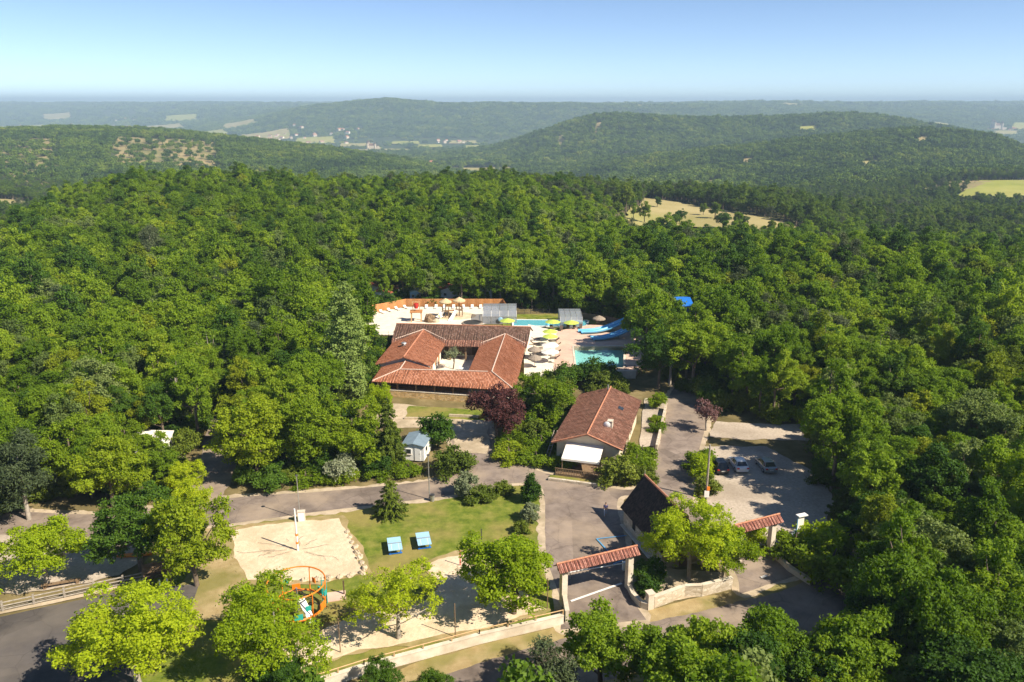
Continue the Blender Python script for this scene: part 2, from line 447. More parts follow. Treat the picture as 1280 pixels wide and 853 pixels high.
M['deck_cream'] = surface('cream_paving', [(0.3, (0.70, 0.62, 0.50)), (0.7, (0.80, 0.75, 0.65))], 0.8, 0.85, 0.25, 0.1, 9)
M['mortar_joint'] = flat('tile_row', (0.40, 0.18, 0.11), 0.9, 0.35, 1.6)
M['pool_floor'] = flat('pool_liner', (0.42, 0.84, 0.80), 0.6, 0.05, 0.6)
M['pool_blue'] = flat('blue_pool_liner', (0.24, 0.66, 0.80), 0.6, 0.05, 0.6)
M['skin'] = flat('skin', (0.50, 0.30, 0.21), 0.6, 0.05)
M['shirt'] = flat('navy_shirt', (0.07, 0.07, 0.18), 0.8, 0.1)
M['trousers'] = flat('pale_trousers', (0.42, 0.48, 0.58), 0.8, 0.1)
M['hair'] = flat('brown_hair', (0.05, 0.03, 0.02), 0.7, 0.1)
M['tyre'] = flat('tyre_rubber', (0.02, 0.02, 0.02), 0.8, 0.1)
M['field'] = surface('dry_meadow', [(0.3, (0.29, 0.25, 0.10)), (0.7, (0.43, 0.36, 0.18))], 0.02, 0.95, 0.1, 0, 1, (0.006, (0.26, 0.27, 0.07), 0.7))
M['meadow'] = surface('green_meadow', [(0.3, (0.23, 0.26, 0.05)), (0.7, (0.36, 0.36, 0.09))], 0.02, 0.95, 0.1, 0, 1, (0.006, (0.38, 0.33, 0.12), 0.5))
M['scrub'] = surface('dry_slope', [(0.3, (0.25, 0.20, 0.09)), (0.7, (0.40, 0.32, 0.17))], 0.04, 0.95, 0.1, 0, 1, (0.02, (0.14, 0.15, 0.05), 0.7))
def glass_mat(name, c, alpha):
    m, t, out = newmat(name)
    g = N(t, 'ShaderNodeBsdfPrincipled', Roughness=0.15); g.inputs['Base Color'].default_value = (*c, 1)
    tr = t.nodes.new('ShaderNodeBsdfTransparent')
    mx = N(t, 'ShaderNodeMixShader', Fac=alpha)
    t.links.new(tr.outputs[0], mx.inputs[1]); t.links.new(g.outputs[0], mx.inputs[2])
    t.links.new(mx.outputs[0], out.inputs[0])
    return m
M['panel'] = glass_mat('polycarbonate', (0.30, 0.33, 0.38), 0.72)
def water_mat(name, tint):
    m, t, out = newmat(name)
    g = N(t, 'ShaderNodeBsdfGlossy', Roughness=0.08)
    tr = t.nodes.new('ShaderNodeBsdfTransparent'); tr.inputs[0].default_value = (*tint, 1)
    fr = N(t, 'ShaderNodeFresnel', IOR=1.33)
    b = N(t, 'ShaderNodeBump', Strength=0.25, Distance=0.05)
    t.links.new(noise(t, coords(t), 2.5, 3), b.inputs['Height'])
    t.links.new(b.outputs[0], g.inputs['Normal']); t.links.new(b.outputs[0], fr.inputs['Normal'])
    mx = t.nodes.new('ShaderNodeMixShader')
    t.links.new(fr.outputs[0], mx.inputs[0]); t.links.new(tr.outputs[0], mx.inputs[1]); t.links.new(g.outputs[0], mx.inputs[2])
    t.links.new(mx.outputs[0], out.inputs[0])
    return m
M['water'] = water_mat('pool_water', (0.86, 0.98, 0.98))
# ------------------------------------------------------------------ terrain: plateau, valley, wooded hills, far plateau
# ground height (m) by bearing (columns: X / Y) and distance ahead (rows: Y)
BEAR = np.array([-0.945, -0.643, -0.543, -0.442, -0.342, -0.241, -0.141, -0.04, 0.04, 0.121, 0.211, 0.312, 0.402, 0.497, 0.582, 0.643, 0.864])
PROF = [
 (   0, [0]*17),
 ( 165, [0]*17),
 ( 215, [-2, 0, 0, 1, 1, 0, 0, 0, 0, 0, 0, 0, 0, -1, -2, -3, -6]),
 ( 290, [-8, -3, 0, 3, 4, 1, 1, 1, 0, -5, -9, -10, -11, -12, -13, -13, -17]),
 ( 360, [-20, -14, -1, 5, 5, 1.5, 1.5, 1, 0, -9, -17, -17, -19, -22, -23, -23, -27]),
 ( 440, [-32, -27, -9, -2, -1, -3, -3, -1, -3, -12, -18, -18, -24, -30, -32, -32, -36]),
 ( 560, [-46, -42, -28, -20, -18, -18, -16, -14, -14, -16, -19, -21, -30, -36, -36, -36, -40]),
 ( 700, [-42, -38, -44, -44, -42, -40, -38, -36, -36, -38, -34, -36, -44, -46, -47, -47, -50]),
 ( 900, [-48, -48, -56, -60, -62, -62, -62, -62, -60, -56, -60, -62, -58, -50, -41, -40, -50]),
 (1200, [-36, -40, -44, -48, -58, -66, -80, -88, -88, -76, -72, -66, -56, -50, -50, -54, -56]),
 (1450, [-24, -25, -24, -27, -38, -55, -75, -98, -104, -90, -72, -54, -42, -36, -40, -54, -60]),
 (1680, [-14, -16, -12, -16, -30, -48, -70, -108, -112, -84, -60, -41, -26, -16, -26, -58, -70]),
 (2000, [-28, -30, -28, -32, -50, -78, -100, -116, -112, -88, -80, -72, -66, -64, -78, -96, -96]),
 (2300, [-70, -75, -75, -82, -92, -112, -122, -120, -96, -60, -62, -60, -58, -72, -94, -114, -114]),
 (2650, [-120, -120, -120, -124, -130, -138, -136, -112, -46, 2, -8, -12, -2, -30, -70, -120, -130]),
 (3100, [-150, -150, -150, -150, -150, -152, -150, -132, -92, -50, -52, -56, -60, -80, -110, -140, -150]),
 (3600, [-162, -162, -160, -160, -158, -156, -148, -154, -140, -120, -120, -120, -120, -130, -140, -150, -150]),
 (4300, [-168, -168, -168, -166, -164, -160, -158, -158, -156, -150, -130, -110, -100, -110, -130, -140, -140]),
 (5000, [-166, -166, -164, -160, -140, -70, -40, -60, -84, -90, -60, -40, -44, -70, -108, -110, -110]),
 (5600, [-164, -164, -162, -150, -100, 10, 50, 34, 26, 26, 20, -4, -10, -40, -80, -84, -80]),
 (6400, [-162, -164, -156, -130, -80, -10, 0, 0, 8, 14, 30, 32, 10, -6, -20, -30, -30]),
 (7600, [-130, -140, -110, -70, -30, 0, -20, -20, -10, 10, 20, 26, 26, 20, 14, 10, 0]),
 (9000, [-50, -60, -30, 0, 10, 10, -10, -10, 0, 6, 16, 20, 20, 24, 22, 22, 10]),
 (11000, [16, 14, 18, 20, 20, 16, 14, 10, 10, 10, 10, 10, 10, 14, 16, 16, 10]),
 (15000, [2, 2, 2, 2, 2, 2, 2, 2, 2, 2, 2, 2, 2, 2, 2, 2, 2]),
 (30000, [-30]*17),
]
_PY = np.array([p[0] for p in PROF], float)
_PZ = np.array([p[1] for p in PROF], float)

def pchip(x, y, q):
    """shape-preserving cubic through the columns of y (axis 0)"""
    h = np.diff(x); d = np.diff(y, axis=0) / h[:, None]
    m = np.zeros_like(y)
    w1 = (2*h[1:] + h[:-1])[:, None]; w2 = (h[1:] + 2*h[:-1])[:, None]
    a, b = d[:-1], d[1:]
    ok = a*b > 0
    with np.errstate(divide='ignore', invalid='ignore'):
        m[1:-1] = np.where(ok, (w1+w2) / (w1/a + w2/b), 0)
    m[0], m[-1] = d[0], d[-1]
    i = np.clip(np.searchsorted(x, q) - 1, 0, len(x)-2)
    t = ((q - x[i]) / h[i])[:, None]; hh = h[i][:, None]
    return (y[i]*(1+2*t)*(1-t)**2 + hh*m[i]*t*(1-t)**2 + y[i+1]*t*t*(3-2*t) + hh*m[i+1]*t*t*(t-1))

def vnoise(x, y, seed=0):
    xi, yi = np.floor(x).astype(np.int64), np.floor(y).astype(np.int64)
    fx, fy = x-xi, y-yi
    fx, fy = fx*fx*(3-2*fx), fy*fy*(3-2*fy)
    def hsh(a, b):
        n = (a*374761393 + b*668265263 + seed*1442695041) & 0x7fffffff
        n = ((n ^ (n >> 13)) * 1274126177) & 0x7fffffff
        return ((n ^ (n >> 16)) & 0xffff) / 65535.0
    return (hsh(xi, yi)*(1-fx)+hsh(xi+1, yi)*fx)*(1-fy) + (hsh(xi, yi+1)*(1-fx)+hsh(xi+1, yi+1)*fx)*fy

def fbm(x, y, seed=0, octv=4):
    s, a, tot = 0, 1.0, 0
    for k in range(octv):
        s = s + a*vnoise(x*2**k, y*2**k, seed+k); tot += a; a *= 0.5
    return s/tot - 0.5

GU = np.linspace(-1.15, 1.15, 261)
GY = np.concatenate([[-700, -300, 0, 60, 120], np.geomspace(150, 30000, 300)])
_z = pchip(_PY, _PZ, np.clip(GY, 0, 30000))
GZ = pchip(BEAR, _z.T.copy(), np.clip(GU, BEAR[0], BEAR[-1])).T
_X = GU[None, :] * np.maximum(GY, 150)[:, None]
_Y = np.repeat(GY[:, None], len(GU), 1)
_amp = np.interp(GY, [300, 600, 1200, 2500, 4200, 5200, 9000, 30000], [0, 3, 18, 22, 14, 44, 58, 60])
_val = np.interp(GZ, [-170, -150, -110], [0.05, 0.25, 1.0])
GZ = GZ + fbm(_X/420, _Y/420, 3, 5) * (_amp[:, None] * _val)
_lG = GY
def H(x, y):
    """ground height"""
    x = np.asarray(x, float); y = np.asarray(y, float)
    u = np.clip(x / np.maximum(y, 150), GU[0], GU[-1]-1e-6)
    a = (u - GU[0]) / (GU[1]-GU[0]); i = np.floor(a).astype(int); a = a - i
    yy = np.clip(y, GY[0], GY[-1]-1e-3)
    j = np.clip(np.searchsorted(GY, yy, 'right') - 1, 0, len(GY)-2); b = (yy-GY[j])/(GY[j+1]-GY[j])
    return (GZ[j, i]*(1-a)+GZ[j, i+1]*a)*(1-b) + (GZ[j+1, i]*(1-a)+GZ[j+1, i+1]*a)*b

def np_mesh(name, verts, quads, mats, smooth=False, midx=None):
    me = bpy.data.meshes.new(name)
    v = np.asarray(verts, np.float32); q = np.asarray(quads, np.int32)
    me.vertices.add(len(v)); me.vertices.foreach_set('co', v.ravel())
    k = q.shape[1]
    me.loops.add(q.size); me.loops.foreach_set('vertex_index', q.ravel())
    me.polygons.add(len(q))
    me.polygons.foreach_set('loop_start', np.arange(0, q.size, k, dtype=np.int32))
    me.polygons.foreach_set('loop_total', np.full(len(q), k, np.int32))
    if smooth: me.polygons.foreach_set('use_smooth', np.ones(len(q), bool))
    for m in mats: me.materials.append(m)
    if midx is not None: me.polygons.foreach_set('material_index', np.asarray(midx, np.int32))
    me.update(calc_edges=True)
    me.validate()
    return me

def grid_quads(nr, nc):
    r, c = np.meshgrid(np.arange(nr-1), np.arange(nc-1), indexing='ij')
    a = (r*nc + c).ravel()
    return np.stack([a, a+1, a+nc+1, a+nc], 1)

def ground_mat():
    m, t, out = newmat('woodland_ground')
    v = coords(t, 'Object')
    near = ramp(t, noise(t, v, 0.22, 8, 0.65), [(0.3, (0.10, 0.085, 0.035)), (0.55, (0.20, 0.16, 0.075)), (0.8, (0.36, 0.28, 0.15))])
    broad = ramp(t, noise(t, v, 0.012, 6, 0.65), [(0.4, (0.035, 0.055, 0.018)), (0.6, (0.055, 0.075, 0.024)), (0.75, (0.10, 0.105, 0.045))])
    sp = t.nodes.new('ShaderNodeSeparateXYZ'); t.links.new(v, sp.inputs[0])
    f = math_(t, 'DIVIDE', math_(t, 'SUBTRACT', sp.outputs[1], 300), 300)
    n = t.nodes.new('ShaderNodeClamp'); t.links.new(f, n.inputs[0])
    col = mixc(t, n.outputs[0], near, broad)
    p = N(t, 'ShaderNodeBsdfPrincipled', Roughness=0.95); p.inputs['Specular IOR Level'].default_value = 0.1
    t.links.new(col, p.inputs['Base Color']); t.links.new(p.outputs[0], out.inputs[0])
    return m
put(bpy.data.objects.new('terrain', np_mesh('terrain', np.stack([_X, _Y, GZ], 2).reshape(-1, 3), grid_quads(len(GY), len(GU)), [ground_mat()], True)),
    None, 'rolling wooded terrain from the plateau to the far horizon', 'terrain', None, 'structure')

# flat sheets on the plateau (z in mm steps so none coincide)
LEVEL = [0.02]
def in_poly(px, py, poly):
    px = np.asarray(px, float); py = np.asarray(py, float)
    ins = np.zeros(px.shape, bool)
    n = len(poly)
    for i in range(n):
        (x0, y0), (x1, y1) = poly[i], poly[(i+1) % n]
        c = ((y0 > py) != (y1 > py))
        with np.errstate(divide='ignore', invalid='ignore'):
            xi = (x1-x0)*(py-y0)/(y1-y0+1e-12) + x0
        ins ^= c & (px < xi)
    return ins
def rough_edge(poly, step=0.5, amp=0.25, seed=1):
    """uneven outline: slow wander plus a little fray"""
    g = np.random.default_rng(seed); out = []; n = len(poly); run = 0.0
    for i in range(n):
        a, b = np.array(poly[i], float), np.array(poly[(i+1) % n], float)
        L = np.hypot(*(b-a)); k = max(1, int(L/step)); nn = np.array([-(b-a)[1], (b-a)[0]])/max(L, 1e-6)
        for j in range(k):
            p = a+(b-a)*j/k; s = run+L*j/k
            w = 2*float(fbm(np.array(s/2.6+seed*7.1), np.array(seed*1.3), seed, 3)) * min(1, j/k*4, (1-j/k)*4)
            out.append(tuple(p + nn*amp*1.6*w + (nn*amp*0.22*(g.random()-.5) if j else 0)))
        run += L
    return out
def sheet(name, poly, mat, label, amp=0.25, step=0.5):
    LEVEL[0] += 0.005
    p = rough_edge(poly, step, amp, int(LEVEL[0]*1000)) if amp else poly
    bm = bmesh.new()
    f = bm.faces.new([bm.verts.new((x, y, LEVEL[0])) for x, y in p])
    if f.calc_area() and f.normal.z < 0: f.normal_flip()
    bm.normal_update()
    if f.normal.z < 0: f.normal_flip()
    bmesh.ops.triangulate(bm, faces=bm.faces[:])
    me = bpy.data.meshes.new(name); bm.to_mesh(me); bm.free(); me.materials.append(mat)
    return put(bpy.data.objects.new(name, me), None, label, 'ground', None, 'structure')

def smooth_line(pts, k=6):
    out = []
    P = [np.array(p, float) for p in pts]
    for i in range(len(P)-1):
        p0, p1, p2, p3 = P[max(i-1, 0)], P[i], P[i+1], P[min(i+2, len(P)-1)]
        for j in range(k):
            t = j/k
            out.append(tuple(0.5*((2*p1)+(-p0+p2)*t+(2*p0-5*p1+4*p2-p3)*t*t+(-p0+3*p1-3*p2+p3)*t**3)))
    out.append(tuple(P[-1]))
    return out

sheet('lawn', [(-40, 83), (-33, 84), (-23.5, 87), (-8, 91.2), (-1, 94.2), (3.9, 94), (3.6, 78), (4.8, 69), (4.6, 65.6), (-3, 62.8), (-12, 58.8), (-18, 56), (-36, 54), (-36, 70), (-40, 76)], M['lawn'], 'green and dry grass lawn between the sand courts and the road')
sheet('road_verge', [(-26, 50), (-12.9, 57.9), (-3, 62.3), (5, 65.3), (13.4, 67.6), (22.6, 70.8), (30, 74.2), (38, 79), (44, 78), (30, 64), (14, 57), (-8, 46)], M['verge'], 'dry grass verge along the public road')
sheet('public_road', smooth_line([(-30, 42), (-12, 54.8), (2, 62), (13, 65.6), (22, 68.6), (31, 72.6), (46, 84)]) + smooth_line([(50, 80), (34, 67), (22, 62), (12, 59), (0, 54), (-10, 47), (-24, 38)]), M['asphalt'], 'grey asphalt public road outside the front wall')
road_n = smooth_line([(-62, 87.5), (-50, 86.6), (-42, 89), (-34.5, 91.0), (-24.7, 92.5), (-12.2, 95.2), (-7.6, 97.6), (-8, 104), (-9.5, 110), (-12, 116)])
road_s = smooth_line([(-3.6, 116), (-3.0, 110), (-0.5, 103), (3.5, 98.6), (8, 96.2), (14.5, 93), (18, 95.5), (20.6, 104), (24.2, 117), (27, 128), (31, 136)])
road_e = smooth_line([(36, 134), (33, 124), (29.2, 112), (26.5, 104), (24.5, 98), (22.6, 88), (24.5, 80.5), (28.3, 77.2), (30, 73.5)])
road_g = smooth_line([(23.2, 70.2), (23.6, 75), (20, 82), (17, 90), (13.4, 90.5), (12.9, 80), (12.0, 71), (13, 66)])
road_w = smooth_line([(4.6, 64.5), (4.9, 69), (3.8, 78), (4.1, 90), (3.3, 94.6), (-1.5, 94.4), (-8.1, 91.4), (-23.5, 87.3), (-33.3, 84.4), (-40, 83.4), (-50, 81.2), (-62, 82)])
def grow(poly, d):
    n = len(poly); out = []; P = np.array(poly, float)
    sgn = 1 if sum(P[i][0]*P[(i+1) % n][1]-P[(i+1) % n][0]*P[i][1] for i in range(n)) > 0 else -1
    for i in range(n):
        t_ = P[(i+1) % n]-P[i-1]; L = np.hypot(*t_)+1e-9
        out.append(tuple(P[i] + sgn*d*np.array([t_[1], -t_[0]])/L))
    return out
sheet('road_shoulder', grow(road_n + road_s + road_e + road_g + road_w, 0.75), M['dirt'], 'sandy shoulder along the campsite road', 0.4, 0.6)
sheet('campsite_road', road_n + road_s + road_e + road_g + road_w, M['asphalt'], 'worn pale asphalt road looping through the campsite entrance', 0.12, 0.8)
sheet('west_path', [(-42.5, 88), (-36.8, 91), (-37.2, 98), (-42, 110), (-45, 124), (-49, 124), (-46, 110), (-42.6, 98)], M['asphalt'], 'shaded asphalt path climbing into the wood')
sheet('parking_gravel', [(23.4, 85), (24.4, 90), (26.6, 100), (28, 106.5), (37, 106.5), (41, 98), (40.5, 90), (37.5, 84), (33, 80.5), (29, 78.6), (26, 80.5)], M['gravel'], 'pale gravel car park beside the wood', 0.5)
sheet('upper_gravel', [(29.6, 110), (34, 109), (48, 108.6), (60, 112), (60, 117), (46, 114.5), (32, 116)], M['gravel'], 'shaded gravel track behind the car park', 0.5)
sheet('forecourt', [(-20, 113.5), (-9.5, 113.5), (-8, 104), (-3.5, 104), (-3.6, 114), (-2, 119), (-8, 121), (-22, 124), (-23, 119)], M['dirt'], 'sandy forecourt in front of the restaurant', 0.4)
sheet('yard_grass', [(-17, 117.6), (-4, 116.4), (-4, 120.6), (-17, 122.6)], M['lawn'], 'small grass strip under the restaurant veranda')
sheet('worn_turf', grow([(-32.9, 82.7), (-27, 84.6), (-20.8, 85.6), (-18.2, 80), (-15.5, 74), (-20, 72.6), (-27.7, 72.7), (-30.6, 77)], 0.8), M['verge'], 'worn dry turf around the sand court', 0.5)
sheet('worn_turf', grow([(-9.4, 75.0), (-7, 77.1), (-3.6, 78.3), (-0.6, 77), (0.4, 71), (3.4, 67.6), (-1, 65.4), (-8, 63.2), (-14, 61.6), (-19, 58.6), (-21, 61.6), (-15, 66.8), (-9, 68.6), (-7.4, 72)][::1], 0.6), M['verge'], 'worn dry turf around the boules court', 0.5)
sheet('sand_court', [(-32.9, 82.7), (-27, 84.6), (-20.8, 85.6), (-18.2, 80), (-15.5, 74), (-20, 72.6), (-27.7, 72.7), (-30.6, 77)], M['sand'], 'raked sand volleyball court edged with boulders', 0.35)
sheet('court_edge', [(-36, 83.3), (-33.4, 82.9), (-31, 77), (-28.3, 72.6), (-28, 66), (-33, 66), (-34.5, 74)], M['verge'], 'bare dry earth beside the sand court', 0.5)
sheet('boules_court', [(-9.4, 75.0), (-7, 77.1), (-3.6, 78.3), (-0.6, 77), (0.4, 71), (3.4, 67.6), (-1, 65.4), (-8, 63.2), (-14, 61.6), (-19, 58.6), (-21, 61.6), (-15, 66.8), (-9, 68.6), (-7.4, 72)], M['sand'], 'pale sandy boules court among the young trees', 0.4)
sheet('tree_pit', [(13.4, 68), (22.4, 71), (22.6, 74), (17.6, 74.6), (13.6, 76)], M['dirt'], 'reddish planted bed in front of the gatehouse', 0.2)
sheet('lower_lot', [(-70, 44), (-70, 62.6), (-50, 66.3), (-40.5, 70.5), (-32.5, 72), (-31.5, 66), (-33, 56), (-35, 44)], M['asphalt2'], 'dark asphalt lot below the rail fence', 0.1)
sheet('west_gravel', [(-62, 72), (-50, 70), (-41.5, 73.5), (-40, 80), (-50, 80.8), (-62, 81.5)], M['gravel'], 'pale gravel strip beside the rail fence', 0.5)
sheet('lot_kerb_dust', [(-70, 63), (-50, 66.8), (-40.5, 70.9), (-41, 72), (-50, 68), (-70, 64.6)], M['dirt'], 'dusty strip along the rail fence', 0.1)
sheet('house_terrace', [(18.6, 106), (21.6, 107), (23.8, 116), (26.4, 126), (22.4, 126), (20.4, 116)], M['gravel'], 'pale gravel terrace beside the tiled house', 0.2)
sheet('camp_floor', [(-60, 100), (-50, 98), (-46, 103), (-50, 112), (-60, 112)], M['dirt'], 'bare sandy camping pitch among the trees', 0.6)
for k, (xa, ya, xb, yb, w, mt, lab) in enumerate([
    (5.9, 68.9, 11.4, 72.0, 0.28, 'white_line', 'white stop line painted under the entrance gate'),
    (9.7, 80.8, 13.2, 81.5, 0.16, 'blue_line', 'blue bay line painted beside the gatehouse'), (9.7, 80.8, 10.9, 77.6, 0.16, 'blue_line', 'blue bay side line beside the gatehouse'),
    (11.0, 75.6, 12.1, 76.3, 0.16, 'blue_line', 'blue bay corner mark inside the gate'), (26.2, 73.0, 26.9, 73.4, 0.3, 'white_line', 'short white mark on the exit drive')]):
    a, b = np.array((xa, ya)), np.array((xb, yb)); n = np.array([-(b-a)[1], (b-a)[0]]); n = n/np.hypot(*n)*w/2
    sheet('road_marking', [tuple(a-n), tuple(b-n), tuple(b+n), tuple(a+n)], M[mt], lab, 0)

# fields and bare slopes draped on the far terrain
def drape(name, quad, mat, label, lift=0.6, n=14, seed=0, ragged=0.0):
    q = [np.array(p, float) for p in quad]
    s, t = np.meshgrid(np.linspace(0, 1, n), np.linspace(0, 1, n), indexing='ij')
    P = (q[0][None, None]*((1-s)*(1-t))[..., None] + q[1]*(s*(1-t))[..., None] + q[2]*(s*t)[..., None] + q[3]*((1-s)*t)[..., None])
    if ragged:
        c = P.mean((0, 1)); d = P-c
        ang = np.arctan2(d[..., 1], d[..., 0])
        k = 1 + ragged*(np.sin(3*ang+seed)+0.7*np.sin(5*ang+2*seed)+0.5*np.sin(9*ang+seed*3))/2
        P = c + d*k[..., None]
    z = H(P[..., 0], P[..., 1]) + lift
    return put(bpy.data.objects.new(name, np_mesh(name, np.dstack([P, z]).reshape(-1, 3), grid_quads(n, n)[:, ::-1], [mat], True)), None, label, 'field', None, 'structure')

FIELDS = []       # kept clear of trees: list of (quad, keep fraction)
def field(quad, mat, label, keep=0.0, ragged=0.12, lift=0.6, name='field', n=14):
    FIELDS.append((quad, keep))
    drape(name, quad, M[mat], label, lift, n, len(FIELDS), ragged)
def at(b, Y):     # plan position at bearing b (= X / Y) and distance Y
    return (b*Y, Y)
# ------------------------------------------------------------------ trees: prototypes
def blobs_round(g, Rr, Rz, zc, n, rmin, rmax, low=-0.45):
    """leaf-mass lumps over a crown made of a few leaning limb masses"""
    B = []; K = int(g.integers(3, 6)); a0 = g.random()*6.28
    subs = [(0.15*Rr*g.normal(), 0.15*Rr*g.normal(), zc+0.22*Rz, 0.62)]
    for q in range(K):
        a = a0 + 6.28*(q+0.5*g.random())/K; rr = Rr*(0.38+0.2*g.random())
        subs.append((rr*math.cos(a), rr*math.sin(a), zc+Rz*(-0.35+0.6*g.random()), 0.40+0.18*g.random()))
    while len(B) < n:
        d = g.normal(size=3); d /= np.linalg.norm(d)
        if d[2] < low: continue
        sx_, sy_, sz_, f = subs[int(g.integers(len(subs)))]
        q = 0.55 + 0.45*g.random()**0.6
        r = rmin + (rmax-rmin)*g.random()
        B.append((sx_+d[0]*Rr*f*q, sy_+d[1]*Rr*f*q, sz_+d[2]*Rz*(f+0.15)*q, r))
    B.append((0, 0, zc, 0.35*Rr))
    return np.array(B)

def leaves(g, B, n, L, Wd, up=0.45, tuft=22, spread=0.72):
    """leaf sprays: tufts set over the lumps, each a handful of leaves, with gaps between tufts"""
    w = B[:, 3]**2; w = w/w.sum()
    nt_ = int(n/tuft*1.7)+8
    i = g.choice(len(B), nt_, p=w)
    d = g.normal(size=(nt_, 3)); d /= np.linalg.norm(d, axis=1)[:, None]
    d[:, 2] = np.where((d[:, 2] < -0.1) & (g.random(nt_) < 0.6), -d[:, 2], d[:, 2])
    p = B[i, :3] + d*(B[i, 3]*(0.6+0.55*g.random(nt_)))[:, None]*np.array([1, 1, 0.9])
    keep = np.ones(nt_, bool)
    for b in B:
        keep &= np.linalg.norm((p-b[:3])/np.array([1, 1, 0.9]), axis=1) > 0.55*b[3]
    p, d = p[keep], d[keep]
    m = min(n, len(p)*tuft)
    k = np.arange(m) % len(p) if len(p)*tuft >= n else np.repeat(np.arange(len(p)), tuft)[:m]
    sp = L*spread*(0.7+0.6*g.random(len(p)))
    q = p[k] + g.normal(size=(m, 3))*sp[k][:, None]*np.array([1, 1, 0.7])
    nn = d[k]*0.6 + g.normal(size=(m, 3))*0.6 + np.array([0, 0, up])
    nn /= np.linalg.norm(nn, axis=1)[:, None]
    t = np.cross(nn, g.normal(size=(m, 3))); t /= np.linalg.norm(t, axis=1)[:, None]
    b = np.cross(nn, t)
    s = (0.65+0.7*g.random(m))[:, None]
    v = np.stack([q - t*L/2*s, q - b*Wd/2*s + t*0.08*L*s, q + t*L/2*s - nn*0.12*L*s, q + b*Wd/2*s + t*0.08*L*s], 1).reshape(-1, 3)
    return v, np.arange(4*m).reshape(-1, 4)

def np_tube(pts, rad, n=6):
    V = []
    for k, (p, r) in enumerate(zip(pts, rad)):
        p = np.array(p, float)
        q0 = np.array(pts[max(k-1, 0)], float); q1 = np.array(pts[min(k+1, len(pts)-1)], float)
        d = q1-q0; d /= np.linalg.norm(d)+1e-9
        a = np.cross(d, (0.3, 1, 0.1)); a /= np.linalg.norm(a)+1e-9; b = np.cross(d, a)
        V += [p + r*(a*math.cos(2*PI*j/n)+b*math.sin(2*PI*j/n)) for j in range(n)]
    F = [(k*n+j, k*n+(j+1) % n, (k+1)*n+(j+1) % n, (k+1)*n+j) for k in range(len(pts)-1) for j in range(n)]
    return np.array(V), np.array(F)

def join(parts):
    V, F, o = [], [], 0
    for v, f in parts:
        V.append(v); F.append(f+o); o += len(v)
    return np.concatenate(V), np.concatenate(F)

def trunk(g, h, r, B, nlimb=9, bend=0.25, sides=6):
    top = np.array([bend*(g.random()-.5)*2, bend*(g.random()-.5)*2, h])
    mid = top*0.5 + np.array([(g.random()-.5)*bend, (g.random()-.5)*bend, 0])
    P = [np_tube([(0, 0, -0.3), (0, 0, 0.15), tuple(mid), tuple(top)], [r*1.5, r*1.1, r*0.8, r*0.35], sides)]
    for b in B[g.permutation(len(B))[:nlimb]]:
        z0 = h*(0.4+0.45*g.random())
        s = np.array([top[0]*z0/h, top[1]*z0/h, z0]); e = b[:3]
        m = (s+e)/2 + np.array([0, 0, -0.15*np.linalg.norm(e-s)*(g.random()-.2)])
        P.append(np_tube([tuple(s), tuple(m), tuple(e)], [r*0.42, r*0.28, r*0.08], 4))
    return join(P)

class Proto: pass
def proto(name, leafv, trunkv, leaf_m, bark_m):
    p = Proto(); p.name = name
    p.crown = np_mesh('crown', *leafv, [leaf_m])
    p.trunk = np_mesh('trunk', *trunkv, [bark_m])
    v, f = join([leafv, trunkv])
    p.both_data = (v, f, [leaf_m, bark_m], np.r_[np.zeros(len(leafv[1])), np.ones(len(trunkv[1]))])
    return p

def broadleaf(name, seed, h, Rr, leaf_m, bark_m, nleaf=9000, L=0.34, Wd=0.22, nb=30, rmin=0.7, rmax=1.25, low=-0.45, up=0.45, squash=0.62, limbs=9):
    g = np.random.default_rng(seed)
    Rz = h*squash/2 + 0.3; zc = h - Rz
    B = blobs_round(g, Rr, Rz, zc, nb, rmin*Rr/3.5, rmax*Rr/3.5, low)
    return proto(name, leaves(g, B, nleaf, L, Wd, up), trunk(g, h*0.72, 0.035*h*0.5+0.06, B, limbs), leaf_m, bark_m)

def column(name, seed, h, Rr, leaf_m, bark_m, nleaf, L=0.3, Wd=0.2, base=0.06):
    g = np.random.default_rng(seed); B = []
    n = int(26*h/6)
    for k in range(n):
        z = h*(base + (0.97-base)*(k+g.random())/n); t = z/h
        r = Rr*(math.sin(PI*min(1, (0.12+t*0.88))**0.75))**0.6 * (0.8+0.3*g.random())
        a = g.random()*6.28; q = r*0.55*g.random()**0.5
        B.append((q*math.cos(a), q*math.sin(a), z, max(0.25, r*0.55)))
    B = np.array(B)
    return proto(name, leaves(g, B, nleaf, L, Wd, 0.3), trunk(g, h*0.85, 0.02*h+0.05, B, 4, 0.1), leaf_m, bark_m)

